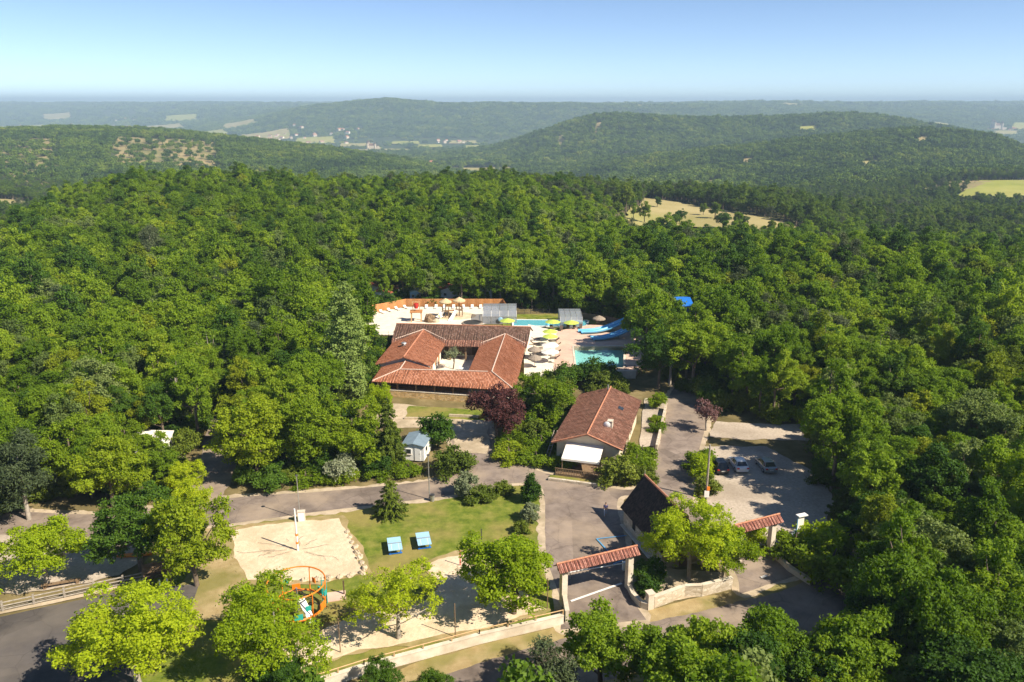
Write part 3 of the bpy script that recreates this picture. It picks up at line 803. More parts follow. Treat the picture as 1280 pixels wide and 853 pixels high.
def conifer(name, seed, h, Rr, leaf_m, bark_m, nleaf, L=0.42, Wd=0.14, base=0.08, droop=0.22, levels=13, gap=0.0):
    g = np.random.default_rng(seed); V = []; limbs = []
    for k in range(levels):
        t = (k+0.5)/levels; z = h*(base+(0.98-base)*t)
        r = Rr*(1-t)**0.85*(0.85+0.3*g.random())+0.12
        nb = max(5, int(11*(1-t))+3)
        for j in range(nb):
            if g.random() < gap: continue
            a = 6.28*(j+g.random()*0.7)/nb; rr = r*(0.75+0.4*g.random())
            e = np.array([rr*math.cos(a), rr*math.sin(a), z-droop*rr]); s = np.array([0, 0, z])
            limbs.append(np_tube([tuple(s), tuple(e)], [0.04, 0.01], 3))
            m = int(nleaf*rr/(Rr*levels*5.2))+3
            q = g.random(m)**0.7
            p = s+(e-s)*q[:, None] + g.normal(size=(m, 3))*np.array([0.16, 0.16, 0.10])*(0.5+1.1*(1-q))[:, None]*Rr/2.2
            d = (e-s)/np.linalg.norm(e-s) + g.normal(size=(m, 3))*0.5; d /= np.linalg.norm(d, axis=1)[:, None]
            nn = np.array([0, 0, 1.0]) + g.normal(size=(m, 3))*0.5; b = np.cross(nn, d); b /= np.linalg.norm(b, axis=1)[:, None]
            sc = (0.6+0.7*g.random(m))[:, None]
            V.append(np.stack([p-d*L/2*sc, p-b*Wd/2*sc, p+d*L/2*sc-np.array([0, 0, 0.08])*sc, p+b*Wd/2*sc], 1).reshape(-1, 3))
    V = np.concatenate(V)
    tr = join([np_tube([(0, 0, -0.3), (0, 0, 0.2), (0.05, 0.03, h*0.5), (0, 0, h)], [0.02*h+0.06, 0.018*h+0.05, 0.011*h+0.03, 0.02])] + limbs)
    return proto(name, (V, np.arange(len(V)).reshape(-1, 4)), tr, leaf_m, bark_m)

OAK = [broadleaf('oak', 10+k, hh, rr, M['oak'], M['bark'], nl, 0.225, 0.16, nb, 0.42, 0.85, low, squash=sq)
       for k, (hh, rr, nl, nb, low, sq) in enumerate([(10.5, 3.3, 19000, 64, -0.6, .75), (9.2, 2.9, 16000, 54, -0.5, .7), (11.8, 3.0, 19000, 66, -0.6, .8), (8.4, 3.4, 17500, 58, -0.5, .75),
                                                      (10.2, 2.6, 15000, 50, -0.6, .85), (11.0, 3.7, 22000, 74, -0.5, .7), (7.6, 2.7, 14000, 46, -0.6, .85), (9.8, 3.5, 19000, 62, -0.55, .72)])]
MID = [broadleaf('canopy', 40+k, hh, rr, M['oak'], M['bark'], 7500, 0.36, 0.26, nb, 0.42, 0.85, -0.45, squash=.78, limbs=4)
       for k, (hh, rr, nb) in enumerate([(10.5, 3.2, 56), (9.2, 2.9, 48), (11.8, 3.0, 60), (8.6, 3.4, 52), (10.2, 2.6, 44), (11.2, 3.6, 64)])]
FAR = [broadleaf('hillwood', 60+k, hh, rr, M['hill'], M['bark'], 420, 1.7, 1.3, 14, 0.9, 1.5, -0.2, limbs=0)
       for k, (hh, rr) in enumerate([(9.5, 4.2), (8.5, 4.0), (10.5, 4.4), (8.0, 3.8)])]
FARPINE = [conifer('hillpine', 70+k, 12, 3.0, M['hill'], M['bark'], 260, 2.4, 1.3, 0.25, 0.2, 7) for k in range(2)]
CLUMP = [broadleaf('farwood', 80+k, 9+k, 13, M['hill'], M['bark'], 260, 5.2, 4.2, 14, 0.9, 1.5, 0.0, limbs=0, squash=0.9) for k in range(3)]
BRIGHT = [broadleaf('robinia', 90+k, hh, rr, M['bright'], M['palebark'], int(nl*3.0), 0.18, 0.115, int(nb*1.8), 0.38, 0.8, -0.75, squash=0.88) for k, (hh, rr, nl, nb) in enumerate([(8.6, 4.4, 9500, 38), (7.6, 4.2, 3600, 30), (8.4, 4.8, 10500, 40), (7.0, 3.7, 7000, 28)])]
FRESH = [broadleaf('ash', 100+k, hh, rr, M['fresh'], M['bark'], int(nl*2.0), 0.22, 0.15, int(nb*1.8), 0.4, 0.85, -0.9, squash=0.97) for k, (hh, rr, nl, nb) in enumerate([(9.4, 4.2, 12000, 38), (8.6, 3.8, 10000, 32), (9.0, 3.6, 10000, 34)])]
DARKT = [broadleaf('lime', 110+k, hh, rr, M['dark'], M['bark'], int(nl*2.0), 0.22, 0.155, int(nb*1.9), 0.42, 0.85, -0.65, squash=0.82) for k, (hh, rr, nl, nb) in enumerate([(9.6, 4.2, 12500, 38), (12.5, 5.6, 17000, 46)])]
PLUM = broadleaf('plum', 120, 8.2, 4.6, M['plum'], M['bark'], 19000, 0.27, 0.16, 70, 0.45, 0.85, -0.6, squash=0.85)
POPLAR = column('poplar', 121, 19.5, 3.6, M['poplar'], M['palebark'], 34000, 0.3, 0.22)
SPRUCE = conifer('spruce', 122, 10.5, 3.0, M['spruce'], M['bark'], 15000, gap=0.1)
SMALLSPRUCE = conifer('small_spruce', 123, 5.2, 2.2, M['spruce'], M['bark'], 6000, 0.34, 0.12, 0.04, levels=9, gap=0.15)
CYPRESS = conifer('cypress', 124, 8.5, 2.4, M['spruce'], M['bark'], 12000, 0.4, 0.16, 0.05, -0.25, 12)
PINE = [broadleaf('pine', 130+k, 12, 3.4, M['pine'], M['palebark'], 10000, 0.42, 0.12, 44, 0.5, 0.9, -0.85, squash=0.92) for k in range(2)]
SHRUB = [broadleaf('shrub', 140+k, 2.6, 1.7, m_, M['bark'], 5200, 0.2, 0.13, 28, 0.6, 1.1, -0.3, squash=1.1, limbs=5) for k, m_ in enumerate([M['fresh'], M['dark'], M['greyleaf'], M['spruce'], M['bright']])]
COLSHRUB = column('column_shrub', 150, 4.0, 1.25, M['dark'], M['bark'], 6000, 0.22, 0.15, 0.04)
SMOKE = broadleaf('smoke_tree', 151, 5.2, 2.0, M['smoke'], M['palebark'], 2600, 0.26, 0.14, 26, 0.6, 1.0, -0.4)
SPARSE = broadleaf('sparse_oak', 152, 12.5, 3.2, M['oak'], M['palebark'], 3600, 0.34, 0.22, 30, 0.6, 1.0, -0.7, squash=0.85, limbs=26)
OLIVE = broadleaf('olive', 153, 4.2, 1.7, M['greyleaf'], M['bark'], 1500, 0.24, 0.12, 16, 0.6, 1.0, -0.3)

def tree(name, p, x, y, label, cat='tree', sx=1.0, sz=1.0, rz=None, group=None, z=None, leaf=None):
    z = float(H(x, y)) if z is None else z
    o = thing(name, label, cat, (x, y, z), random.random()*6.28 if rz is None else rz, group)
    o.scale = (sx, sx, sz)
    cr = share('crown', p.crown, o); share('trunk', p.trunk, o)
    if leaf is not None:
        cr.material_slots[0].link = 'OBJECT'; cr.material_slots[0].material = leaf
    return o

# ------------------------------------------------------------------ scatter (woods too many to count)
def lib(name, protos, leafs=None):
    col = bpy.data.collections.new(name)
    for k, p in enumerate(protos):
        v, f, m, mi = p.both_data
        if leafs and leafs[k] is not None: m = [leafs[k], m[1]]
        col.objects.link(bpy.data.objects.new('%s_%02d' % (name, k), np_mesh(name, v, f, m, False, mi)))
    return col

def scatter(name, P, col, nproto, scale, label, cat='wood', seed=0, squash=0.15, weights=None):
    g = np.random.default_rng(seed); n = len(P)
    me = bpy.data.meshes.new(name); me.vertices.add(n); me.vertices.foreach_set('co', np.asarray(P, np.float32).ravel())
    s = scale[0] + (scale[1]-scale[0])*g.random(n)
    sc = np.stack([s, s, s*(1+squash*(g.random(n)*2-1))], 1)
    rot = np.stack([g.normal(size=n)*0.04, g.normal(size=n)*0.04, g.random(n)*6.283], 1)
    a = me.attributes.new('scl', 'FLOAT_VECTOR', 'POINT'); a.data.foreach_set('vector', sc.astype(np.float32).ravel())
    a = me.attributes.new('rot', 'FLOAT_VECTOR', 'POINT'); a.data.foreach_set('vector', rot.astype(np.float32).ravel())
    a = me.attributes.new('pick', 'INT', 'POINT'); a.data.foreach_set('value', g.choice(nproto, n, p=weights).astype(np.int32))
    o = put(bpy.data.objects.new(name, me), None, label, cat, None, 'stuff')
    ng = bpy.data.node_groups.new(name, 'GeometryNodeTree')
    ng.interface.new_socket('Geometry', in_out='INPUT', socket_type='NodeSocketGeometry')
    ng.interface.new_socket('Geometry', in_out='OUTPUT', socket_type='NodeSocketGeometry')
    gi = ng.nodes.new('NodeGroupInput'); go = ng.nodes.new('NodeGroupOutput')
    ip = ng.nodes.new('GeometryNodeInstanceOnPoints')
    ci = ng.nodes.new('GeometryNodeCollectionInfo'); ci.inputs['Collection'].default_value = col
    ci.inputs['Separate Children'].default_value = True; ci.inputs['Reset Children'].default_value = True
    ip.inputs['Pick Instance'].default_value = True
    def attr(nm, ty):
        q = ng.nodes.new('GeometryNodeInputNamedAttribute'); q.data_type = ty; q.inputs['Name'].default_value = nm
        return q.outputs['Attribute']
    L = ng.links.new
    L(gi.outputs[0], ip.inputs['Points']); L(ci.outputs[0], ip.inputs['Instance'])
    L(attr('pick', 'INT'), ip.inputs['Instance Index'])
    er = ng.nodes.new('FunctionNodeEulerToRotation'); L(attr('rot', 'FLOAT_VECTOR'), er.inputs[0]); L(er.outputs[0], ip.inputs['Rotation'])
    L(attr('scl', 'FLOAT_VECTOR'), ip.inputs['Scale'])
    L(ip.outputs[0], go.inputs[0])
    md = o.modifiers.new('scatter', 'NODES'); md.node_group = ng
    return o

def jitter_points(y0, y1, u0, u1, sp, seed):
    g = np.random.default_rng(seed)
    xm = max(abs(u0), abs(u1))*y1
    ys = np.arange(y0, y1, sp*0.9); xs = np.arange(-xm, xm, sp)
    X, Y = np.meshgrid(xs, ys)
    X = X + (np.arange(len(ys)) % 2)[:, None]*sp/2 + (g.random(X.shape)-.5)*sp*0.75
    Y = Y + (g.random(X.shape)-.5)*sp*0.75
    X, Y = X.ravel(), Y.ravel()
    k = (X > u0*Y) & (X < u1*Y)
    return X[k], Y[k]

def clear_of_fields(X, Y, seed):
    g = np.random.default_rng(seed); keep = np.ones(len(X), bool); r = g.random(len(X))
    for quad, kf in FIELDS:
        keep &= ~(in_poly(X, Y, quad) & (r >= kf))
    return keep
# ------------------------------------------------------------------ far fields, hill woods, villages
field([at(.16, 455), at(.40, 395), at(.385, 440), at(.165, 600)], 'field', 'long dry meadow strip below the wooded hill', 0.02, 0.05, 1.0)
field([at(.135, 400), at(.20, 405), at(.20, 500), at(.15, 510)], 'field', 'dry meadow beside the hamlet house', 0.02, 0.1, 1.0)
field([at(.54, 770), at(.72, 750), at(.72, 950), at(.58, 975)], 'meadow', 'yellow green field in front of the long white house', 0.0, 0.04, 1.0)
field([at(.48, 880), at(.545, 830), at(.60, 960), at(.53, 1000)], 'scrub', 'rough dry slope beside the yellow field', 0.2, 0.1, 1.0)
field([at(-.085, 1830), at(.0, 1810), at(.0, 2060), at(-.075, 2120)], 'field', 'pale meadow on the valley floor beyond the left hill', 0.0, 0.08, 1.0)
field([at(-.50, 1230), at(-.36, 1230), at(-.36, 1610), at(-.48, 1580)], 'scrub', 'bare stony clearing high on the left hill', 0.13, 0.25, 1.0)
field([at(-.72, 900), at(-.56, 950), at(-.55, 1560), at(-.68, 1450)], 'scrub', 'open dry slope at the edge of the left hill', 0.25, 0.3, 1.0)
field([at(-.66, 640), at(-.60, 650), at(-.585, 760), at(-.66, 760)], 'field', 'tan ploughed patch at the foot of the left hill', 0.0, 0.1, 1.0)
field([at(-.205, 3350), at(-.125, 3350), at(-.11, 3560), at(-.20, 3560)], 'field', 'dry field in front of the castle', 0.0, 0.06, 3.0)
FIELDS.append(([at(.12, 345), at(.42, 345), at(.41, 420), at(.12, 480)], 0.05))
_names = ['small straw coloured field far down the valley', 'small green pasture far down the valley']
for b, Y, wb, dy, mt in [(-.19, 4050, .06, 160, 'field'), (-.13, 4250, .05, 110, 'meadow'), (-.10, 3900, .045, 150, 'meadow'), (-.06, 4300, .05, 90, 'field'), (-.045, 3850, .035, 130, 'meadow'),
                         (.0, 4150, .05, 130, 'field'), (.045, 4200, .03, 90, 'meadow'), (-.24, 4400, .07, 140, 'meadow'), (-.30, 4700, .09, 160, 'field'), (-.38, 5100, .10, 200, 'meadow'),
                         (-.47, 5300, .08, 240, 'field'), (-.56, 5600, .09, 260, 'meadow'), (-.33, 5600, .06, 260, 'field'), (-.44, 6100, .12, 300, 'field'), (-.60, 6600, .10, 400, 'meadow'),
                         (-.40, 7000, .06, 260, 'meadow'), (-.55, 8000, .05, 300, 'field'), (.52, 4900, .03, 160, 'field'), (.60, 4700, .05, 150, 'field'), (.62, 5200, .04, 220, 'meadow'),
                         (.34, 6250, .04, 120, 'field'), (.16, 5560, .03, 70, 'field'), (.22, 6000, .025, 110, 'field'), (.45, 7000, .04, 200, 'meadow'), (.06, 2430, .012, 60, 'field'), (.105, 2480, .012, 50, 'scrub'), (.29, 1480, .022, 40, 'scrub'), (.44, 1330, .03, 34, 'field'), (.21, 1720, .014, 44, 'scrub'), (.36, 2440, .03, 40, 'meadow'), (.50, 1560, .02, 34, 'scrub'), (.14, 2060, .02, 40, 'field'), (.25, 1250, .03, 40, 'scrub'), (.40, 1640, .012, 30, 'scrub')]:
    wb *= 0.7; dy *= 1.25; q = [at(b-wb/2, Y-dy), at(b+wb/2, Y-dy*0.8), at(b+wb/2*0.9, Y+dy), at(b-wb/2*0.9, Y+dy*0.9)]
    field(q, mt, _names[mt == 'meadow'] if Y > 3000 else 'small bare clearing in the woods of the long hill', 0.0, 0.08, 4.0 if Y > 3000 else 1.5, n=8)

def village_house(name, x, y, w, d, h, rz, wall, roof, label, group=None, z=None, hip=False):
    o = thing(name, label, 'house', (x, y, float(H(x, y)) if z is None else z), rz, group)
    MB().box(-w/2, w/2, -d/2, d/2, -3, h).build('wall', M[wall], o)
    e, rh = 0.5, d*0.30
    rr = MB()
    k = w*0.28 if hip else 0
    A, B_, C_, D_ = (-w/2-e, -d/2-e, h), (w/2+e, -d/2-e, h), (w/2+e, d/2+e, h), (-w/2-e, d/2+e, h)
    r0, r1 = (-w/2-e+k, 0, h+rh), (w/2+e-k, 0, h+rh)
    rr.slab([A, B_, r1, r0], 0.2); rr.slab([C_, D_, r0, r1], 0.2)
    if hip: rr.slab([B_, C_, r1], 0.2); rr.slab([D_, A, r0], 0.2)
    else:
        MB().add([(-w/2, -d/2, h), (-w/2, d/2, h), (-w/2, 0, h+rh*.95)], [(0, 2, 1)]).build('gable', M[wall], o)
        MB().add([(w/2, -d/2, h), (w/2, d/2, h), (w/2, 0, h+rh*.95)], [(0, 1, 2)]).build('gable', M[wall], o)
    rr.build('roof', M[roof], o)
    return o

village_house('hamlet_house', *at(.181, 408), 9, 8, 3.6, R(70), 'whitewall', 'tile', 'white gabled house with orange roof beside the dry meadow', hip=False)
village_house('hamlet_house', *at(.128, 385), 9, 7, 3.4, R(10), 'render', 'tile', 'low house with weathered roof half hidden by hamlet trees')
village_house('hamlet_barn', *at(.075, 372), 10, 8, 3.0, R(-25), 'render', 'tile_pink', 'barn roof showing among the brown pines on the crest')
village_house('farmhouse', *at(.637, 985), 30, 11, 5, R(6), 'whitewall', 'tile', 'long white house with tiled roof above the yellow field')
village_house('valley_house', *at(.528, 590), 15, 9, 5.5, R(3), 'whitewall', 'tile_pink', 'pale house roof between trees below the yellow field')
village_house('valley_house', *at(.497, 600), 8, 7, 5, R(40), 'render', 'tile_pink', 'small tiled outhouse beside the pale valley house')
gs = np.random.default_rng(12)
def cluster(b, Y, sb, sy, n, lab):
    for k in range(n):
        bb, yy = b+gs.normal()*sb, Y+gs.normal()*sy
        s = 0.8+0.7*gs.random()
        FIELDS.append(([(bb*yy-26, yy-60), (bb*yy+26, yy-60), (bb*yy+20, yy+24), (bb*yy-20, yy+24)], 0.0))
        village_house('village_house', bb*yy, yy, 16*s, 11*s, 7*s, gs.random()*3, ['whitewall', 'render', 'palestone'][k % 3], ['tile', 'tile_pink', 'tile_mid'][int(gs.random()*3)], lab, lab.split(' in ')[-1] if ' in ' in lab else lab)
cluster(-.49, 6300, .014, 130, 24, 'small tiled house in the red roofed village across the plain')
cluster(-.52, 6900, .06, 300, 24, 'scattered farmhouse in the plain behind the left hill')
cluster(-.30, 4550, .022, 90, 14, 'small tiled house in the hillside village above the river fields')
cluster(-.24, 4600, .04, 160, 16, 'isolated house in the fields at the foot of the ridge')
cluster(.035, 4280, .02, 60, 16, 'small tiled house in the village below the long ridge')
cluster(-.075, 4330, .025, 60, 8, 'valley house in the row beside the dry fields')
cluster(-.10, 2250, .02, 50, 4, 'small farm house in the valley behind the wooded hill')
cluster(.60, 5000, .018, 60, 16, 'pale house in the village under the hilltop fortress')
cluster(.26, 6500, .05, 120, 10, 'tiny house in the farmland on the far ridge')

def castle(b, Y, s, label, n):
    x, y = at(b, Y); z = float(H(x, y))
    o = thing('castle', label, 'castle', (x, y, z), 0.2)
    MB().box(-14*s, 14*s, -8*s, 8*s, -6*s, 15*s).build('keep', M['palestone'], o)
    for k, (tx, ty, th, tr) in enumerate([(-14, -6, 24, 4.5), (14, -6, 21, 4.5), (-10, 8, 27, 5), (24, 2, 13, 4)][:n]):
        t = MB(); t.cone(tx*s, ty*s, -6*s, th*s, tr*s, tr*s, 12); tw = t.build('tower', M['palestone'], o)
        MB().cone(tx*s, ty*s, th*s, (th+8)*s, tr*1.15*s, 0.1, 12).build('spire', M['slate'], tw)
    MB().box(14*s, 34*s, -5*s, 5*s, -6*s, 8*s).build('wing', M['palestone'], o)
    rf = MB(); rf.slab([(-14.5*s, -8.5*s, 15*s), (14.5*s, -8.5*s, 15*s), (11*s, 0, 22*s), (-11*s, 0, 22*s)], 0.5); rf.slab([(14.5*s, 8.5*s, 15*s), (-14.5*s, 8.5*s, 15*s), (-11*s, 0, 22*s), (11*s, 0, 22*s)], 0.5)
    rf.build('roof', M['tile_old'], o)
castle(-.172, 3580, 1.15, 'pale turreted castle standing on a rise above the valley fields', 4)
castle(.588, 5000, 1.9, 'hilltop fortress with tall pale keep far away on the right', 3)
for b, Y, hh in [(-.062, 1900, 1.0), (-.018, 1850, 1.25), (-.012, 1855, 1.1)]:
    tree('valley_poplar', POPLAR, *at(b, Y), 'tall dark poplar standing in the pale valley meadow', 'tree', 1.6, 1.3*hh, group='poplars in the valley meadow')
for k, (b, Y, s) in enumerate([(.21, 448, 1.0), (.265, 428, 1.15), (.29, 434, .85), (.375, 432, .7)]):
    tree('meadow_oak', DARKT[0], *at(b, Y), 'round dark oak standing alone in the long dry meadow', 'tree', s, s, group='lone oaks in the dry meadow')

def wood(name, y0, y1, u0, u1, sp, libcol, nproto, scale, label, seed, dens=None, zoff=0.0, weights=None):
    X, Y = jitter_points(y0, y1, u0, u1, sp, seed)
    k = clear_of_fields(X, Y, seed)
    if dens is not None: k &= np.random.default_rng(seed+1).random(len(X)) < dens(X, Y)
    X, Y = X[k], Y[k]
    return scatter(name, np.stack([X, Y, H(X, Y)+zoff], 1), libcol, nproto, scale, label, 'wood', seed, weights=weights)

hl = lib('hillwood', FAR + FARPINE)
nl = lib('dipwood', MID + PINE[:1], [M['oak_far']]*6 + [M['pine']])
wood('hill_wood', 430, 1000, -1.05, 1.05, 6.4, nl, 7, (0.8, 1.35), 'dark green woodland filling the dips just beyond the plateau', 21, weights=[.15]*6 + [.10])
wood('hill_wood', 1000, 2080, -1.05, .02, 8.2, hl, 6, (0.75, 1.2), 'dense woodland covering the broad hill with bare stony clearings', 22, weights=[.24, .24, .24, .24, .02, .02])
wood('hill_wood', 1000, 2080, .02, 1.05, 8.6, hl, 6, (0.8, 1.3), 'dark mixed woodland on the long hill behind the dry meadows', 23, weights=[.17, .17, .17, .17, .16, .16])
wood('hill_wood', 2080, 3400, -1.05, 1.05, 13.5, hl, 6, (1.1, 1.7), 'woodland on the higher rounded hilltops behind', 24, lambda X, Y: np.where(H(X, Y) < -128, 0.35, 1.0), weights=[.22, .22, .22, .22, .06, .06])
fl = lib('farwood', CLUMP)
wood('far_wood', 3400, 6600, -1.0, 1.0, 27, fl, 3, (0.6, 1.15), 'blue hazy woodland along the far valley and ridge', 25, lambda X, Y: np.where(H(X, Y) < -140, 0.09, 0.93), -1.5)
wood('far_wood', 6600, 14000, -1.0, 1.0, 62, fl, 3, (1.1, 2.2), 'faint blue woodland on the plateau at the horizon', 26, lambda X, Y: 0.35 + 0.6*(fbm(X/900, Y/900, 5) > -0.05), -2)

# haze: even air round the whole place
hz = MB(); hz.box(-36000, 36000, -900, 31000, -260, 165)
hm, ht, hout = newmat('haze_air')
pv = ht.nodes.new('ShaderNodeVolumePrincipled')
pv.inputs['Color'].default_value = (0.58, 0.80, 1.0, 1)
pv.inputs['Density'].default_value = 1.3e-4
pv.inputs['Anisotropy'].default_value = 0.0
ht.links.new(pv.outputs[0], hout.inputs['Volume'])
hz.build('haze', hm, None, 'pale blue summer haze over the valley', 'haze', None, 'stuff')
# ------------------------------------------------------------------ the wood on the plateau
CLEAR = [(-63, 40), (2, 40), (6, 46.5), (17, 52.5), (28, 57.2), (36.6, 67), (40.2, 79), (41, 90), (39.5, 103), (47, 108.5), (47, 115), (37, 117), (36, 136), (32, 137), (30, 128), (26, 136),
         (25.5, 150), (27.5, 156), (28.5, 164), (24, 178), (4, 185), (-1, 191), (-26, 191.5), (-36, 184), (-36, 158), (-28, 155), (-30, 124), (-30, 103), (-40, 104), (-45, 126), (-49, 126), (-46, 111), (-45, 101), (-48, 107), (-57, 106), (-57, 98), (-46, 92), (-63, 88)]
X, Y = jitter_points(36, 440, -1.05, 1.05, 4.0, 31)
k = ~in_poly(X, Y, CLEAR)
k &= clear_of_fields(X, Y, 31)
for cx_, cy__ in [(-31.6, 194.6), (-36.6, 201), (-23.6, 195.6), (-16, 198), (-6.2, 199.5), (24.5, 196), (35.6, 165.2), (-31.6, 190)]:
    k &= np.hypot(X-cx_, Y-cy__) > 3.6
X, Y = X[k], Y[k]
# what the photograph shows largest: the nearest trees inside the view become single trees
zz = H(X, Y)
c_, s_ = math.cos(R(16.699)), math.sin(R(16.699))
dep = Y*c_ + (48-zz-6)*s_; upv = Y*s_ - (48-zz-6)*c_
inv = (np.abs(X/dep) < 0.665) & (upv/dep > -0.47)
order = np.argsort(np.where(inv, dep, 1e9))
single = order[:300]
rest = np.ones(len(X), bool); rest[single] = False
gt = np.random.default_rng(4)
KINDS = [(None, 'leafy green oak in the closed woodland canopy around the clearing', 'green woodland oaks', 'oak_tree'),
         (M['oak_pale'], 'pale grey green tree in the closed woodland canopy around the clearing', 'pale woodland trees', 'pale_oak'),
         (M['oak_yellow'], 'yellow green tree in the closed woodland canopy around the clearing', 'yellow green woodland trees', 'young_oak'),
         (M['dark'], 'deep green tree in the closed woodland canopy around the clearing', 'deep green woodland trees', 'dark_oak')]
for i in single:
    s = (0.64+0.5*gt.random())
    q = int(gt.choice(4, p=[.66, .13, .11, .10])); lf, lb_, gr_, nm_ = KINDS[q]
    if gt.random() < 0.025:
        tree('bare_oak', SPARSE, float(X[i]), float(Y[i]), 'half bare tree with pale branches rising through the woodland canopy', 'tree', s, s*.95, gt.random()*6.28, 'half bare woodland trees', float(zz[i]))
        continue
    tree(nm_, OAK[gt.integers(len(OAK))], float(X[i]), float(Y[i]), lb_, 'tree', s*(0.92+0.2*gt.random()), s*(0.92+0.3*gt.random()), gt.random()*6.28, gr_, float(zz[i]), lf)
ml = lib('canopy', MID + MID[:3] + PINE[:1], [None]*6 + [M['oak_pale'], M['oak_yellow'], M['dark']] + [None])
i = np.where(rest & (Y > 30))[0]
scatter('oak_wood', np.stack([X[i], Y[i], zz[i]], 1), ml, 10, (0.62, 1.16), 'continuous oak wood covering the plateau behind the pools', 'wood', 33, 0.2, [.115]*6 + [.10, .09, .09, .03])

# undergrowth along the edge of the wood
def edge_dist(px, py, poly):
    d = np.full(len(px), 1e9); n = len(poly)
    for i_ in range(n):
        (x0, y0), (x1, y1) = poly[i_], poly[(i_+1) % n]
        t_ = np.clip(((px-x0)*(x1-x0)+(py-y0)*(y1-y0))/((x1-x0)**2+(y1-y0)**2), 0, 1)
        d = np.minimum(d, np.hypot(px-x0-t_*(x1-x0), py-y0-t_*(y1-y0)))
    return d
X2, Y2 = jitter_points(44, 230, -.75, .75, 2.3, 51)
k2 = ~in_poly(X2, Y2, CLEAR) & (edge_dist(X2, Y2, CLEAR) < 9) & (np.random.default_rng(9).random(len(X2)) < 0.55)
k3 = np.zeros(len(X2), bool)
for zone in ([(-63, 87.5), (-50, 88.5), (-43.5, 91), (-46.5, 103), (-47, 112), (-60, 112)], [(-36.6, 92.6), (-24, 94.4), (-16, 96.8), (-16.5, 104), (-22, 112), (-29, 122), (-40, 110), (-36.4, 99)],
             [(9, 129), (22, 127), (22, 134.5), (9, 134.5)], [(-0.5, 103.5), (5.6, 103), (9.6, 118), (8.6, 132), (3, 132), (0.5, 122), (-1, 114)], [(-29.5, 124), (-25, 122), (-25, 154), (-30, 156)], [(30, 118), (36, 118), (36, 134), (34, 134)]):
    k3 |= in_poly(X2, Y2, zone)
k2 |= k3 & (np.random.default_rng(19).random(len(X2)) < 0.72) & (np.hypot(X2+52.3, Y2-103.6) > 5.2)
X2, Y2 = X2[k2], Y2[k2]
ul = lib('underwood', [SHRUB[0], SHRUB[1], SHRUB[3]])
scatter('undergrowth', np.stack([X2, Y2, H(X2, Y2)], 1), ul, 3, (0.7, 1.5), 'low green undergrowth along the edge of the wood', 'undergrowth', 52, 0.3)
for k_, (b, Y_, s) in enumerate([(.015, 395, .85), (.03, 402, 1.0), (.045, 390, .9), (.058, 398, 1.05), (.07, 392, .95), (.084, 400, 1.1), (.097, 391, 1.0), (.11, 398, .9), (.062, 380, .8), (.09, 380, .85), (.115, 385, .8)]):
    tree('crest_pine', PINE[k_ % 2], *at(b, Y_), 'tall brownish pine in the clump on the crest of the wood', 'tree', s*1.25, s*1.25, group='pines on the crest')
# ------------------------------------------------------------------ restaurant: four tiled ranges round a courtyard
RB = thing('restaurant_building', 'large restaurant with terracotta tiled ranges around an open courtyard', 'building', (-11, 138, 0), R(-5.5))
def tile_rows(parent, pts, mat, du=0.42, r=0.085):
    """rows of half-round cover tiles running down the slope, one joined part"""
    P = [Vector(p) for p in pts]
    n = (P[1]-P[0]).cross(P[-1]-P[0]).normalized()
    if n.z < 0:
        P = [P[1], P[0]] + P[2:][::-1]; n = (P[1]-P[0]).cross(P[-1]-P[0]).normalized()
    e = (P[1]-P[0]).normalized(); t = n.cross(e)
    uv = [((p-P[0]).dot(e), (p-P[0]).dot(t)) for p in P]
    us = [u for u, v in uv]; m = MB(); u = min(us)+du/2; k = len(uv)
    g = np.random.default_rng(int(abs(P[0].x*37+P[0].y*11))+1)
    while u < max(us)-du/3:
        vs_ = []
        for i in range(k):
            (a, b), (c, d) = uv[i], uv[(i+1) % k]
            if (a-u)*(c-u) < 0: vs_.append(b+(d-b)*(u-a)/(c-a))
        if len(vs_) >= 2 and max(vs_)-min(vs_) > 0.3:
            v0, v1 = min(vs_)-.04, max(vs_)-.03; nn = max(1, int((v1-v0)/1.1)); j = (g.random()-.5)*.05
            rings = []
            for q in range(nn+1):
                w = r*(0.9+0.2*g.random()); vv = v0+(v1-v0)*q/nn; jj = j+(g.random()-.5)*.03
                rings.append([P[0]+e*(u+jj+w*x)+t*vv+n*(w*y+.004) for x, y in ((-1, -.3), (1, -.3), (.75, .6), (0, 1.0), (-.75, .6))])
            m.loft(rings)
        u += du
    if m.v:
        # every cover tile row carries the tone of its own roof
        nf = len(m.f); m.u = [[(float(m.v[i][0])*3.1+float(m.v[i][1])*1.7, float(m.v[i][2])*2.3) for i in f] for f in m.f]
        o = m.build('tile_rows', M[mat], parent); o['kind'] = 'stuff'
def roof(parent, pts, mat='tile', th=0.16, name='roof_slope', rib=None):
    if rib is None: rib = mat in ('tile', 'tile_mid', 'tile_old', 'tile_pink')
    o = MB().slab(pts, th).build(name, M[mat], parent)
    if rib: tile_rows(o, pts, mat)
    return o
def ridge(parent, a, b, r=0.13, mat='ridge_pale', name='ridge_tiles'):
    a, b = Vector(a), Vector(b); m = MB(); L_ = (b-a).length; n = max(2, int(L_/0.42))
    for k in range(n):
        p, q = a.lerp(b, k/n), a.lerp(b, (k+1.08)/n)
        m.tube(p, q, r*1.06, r*0.94, 6)
    o = m.build(name, M[mat], parent); o['kind'] = 'stuff'
    return o
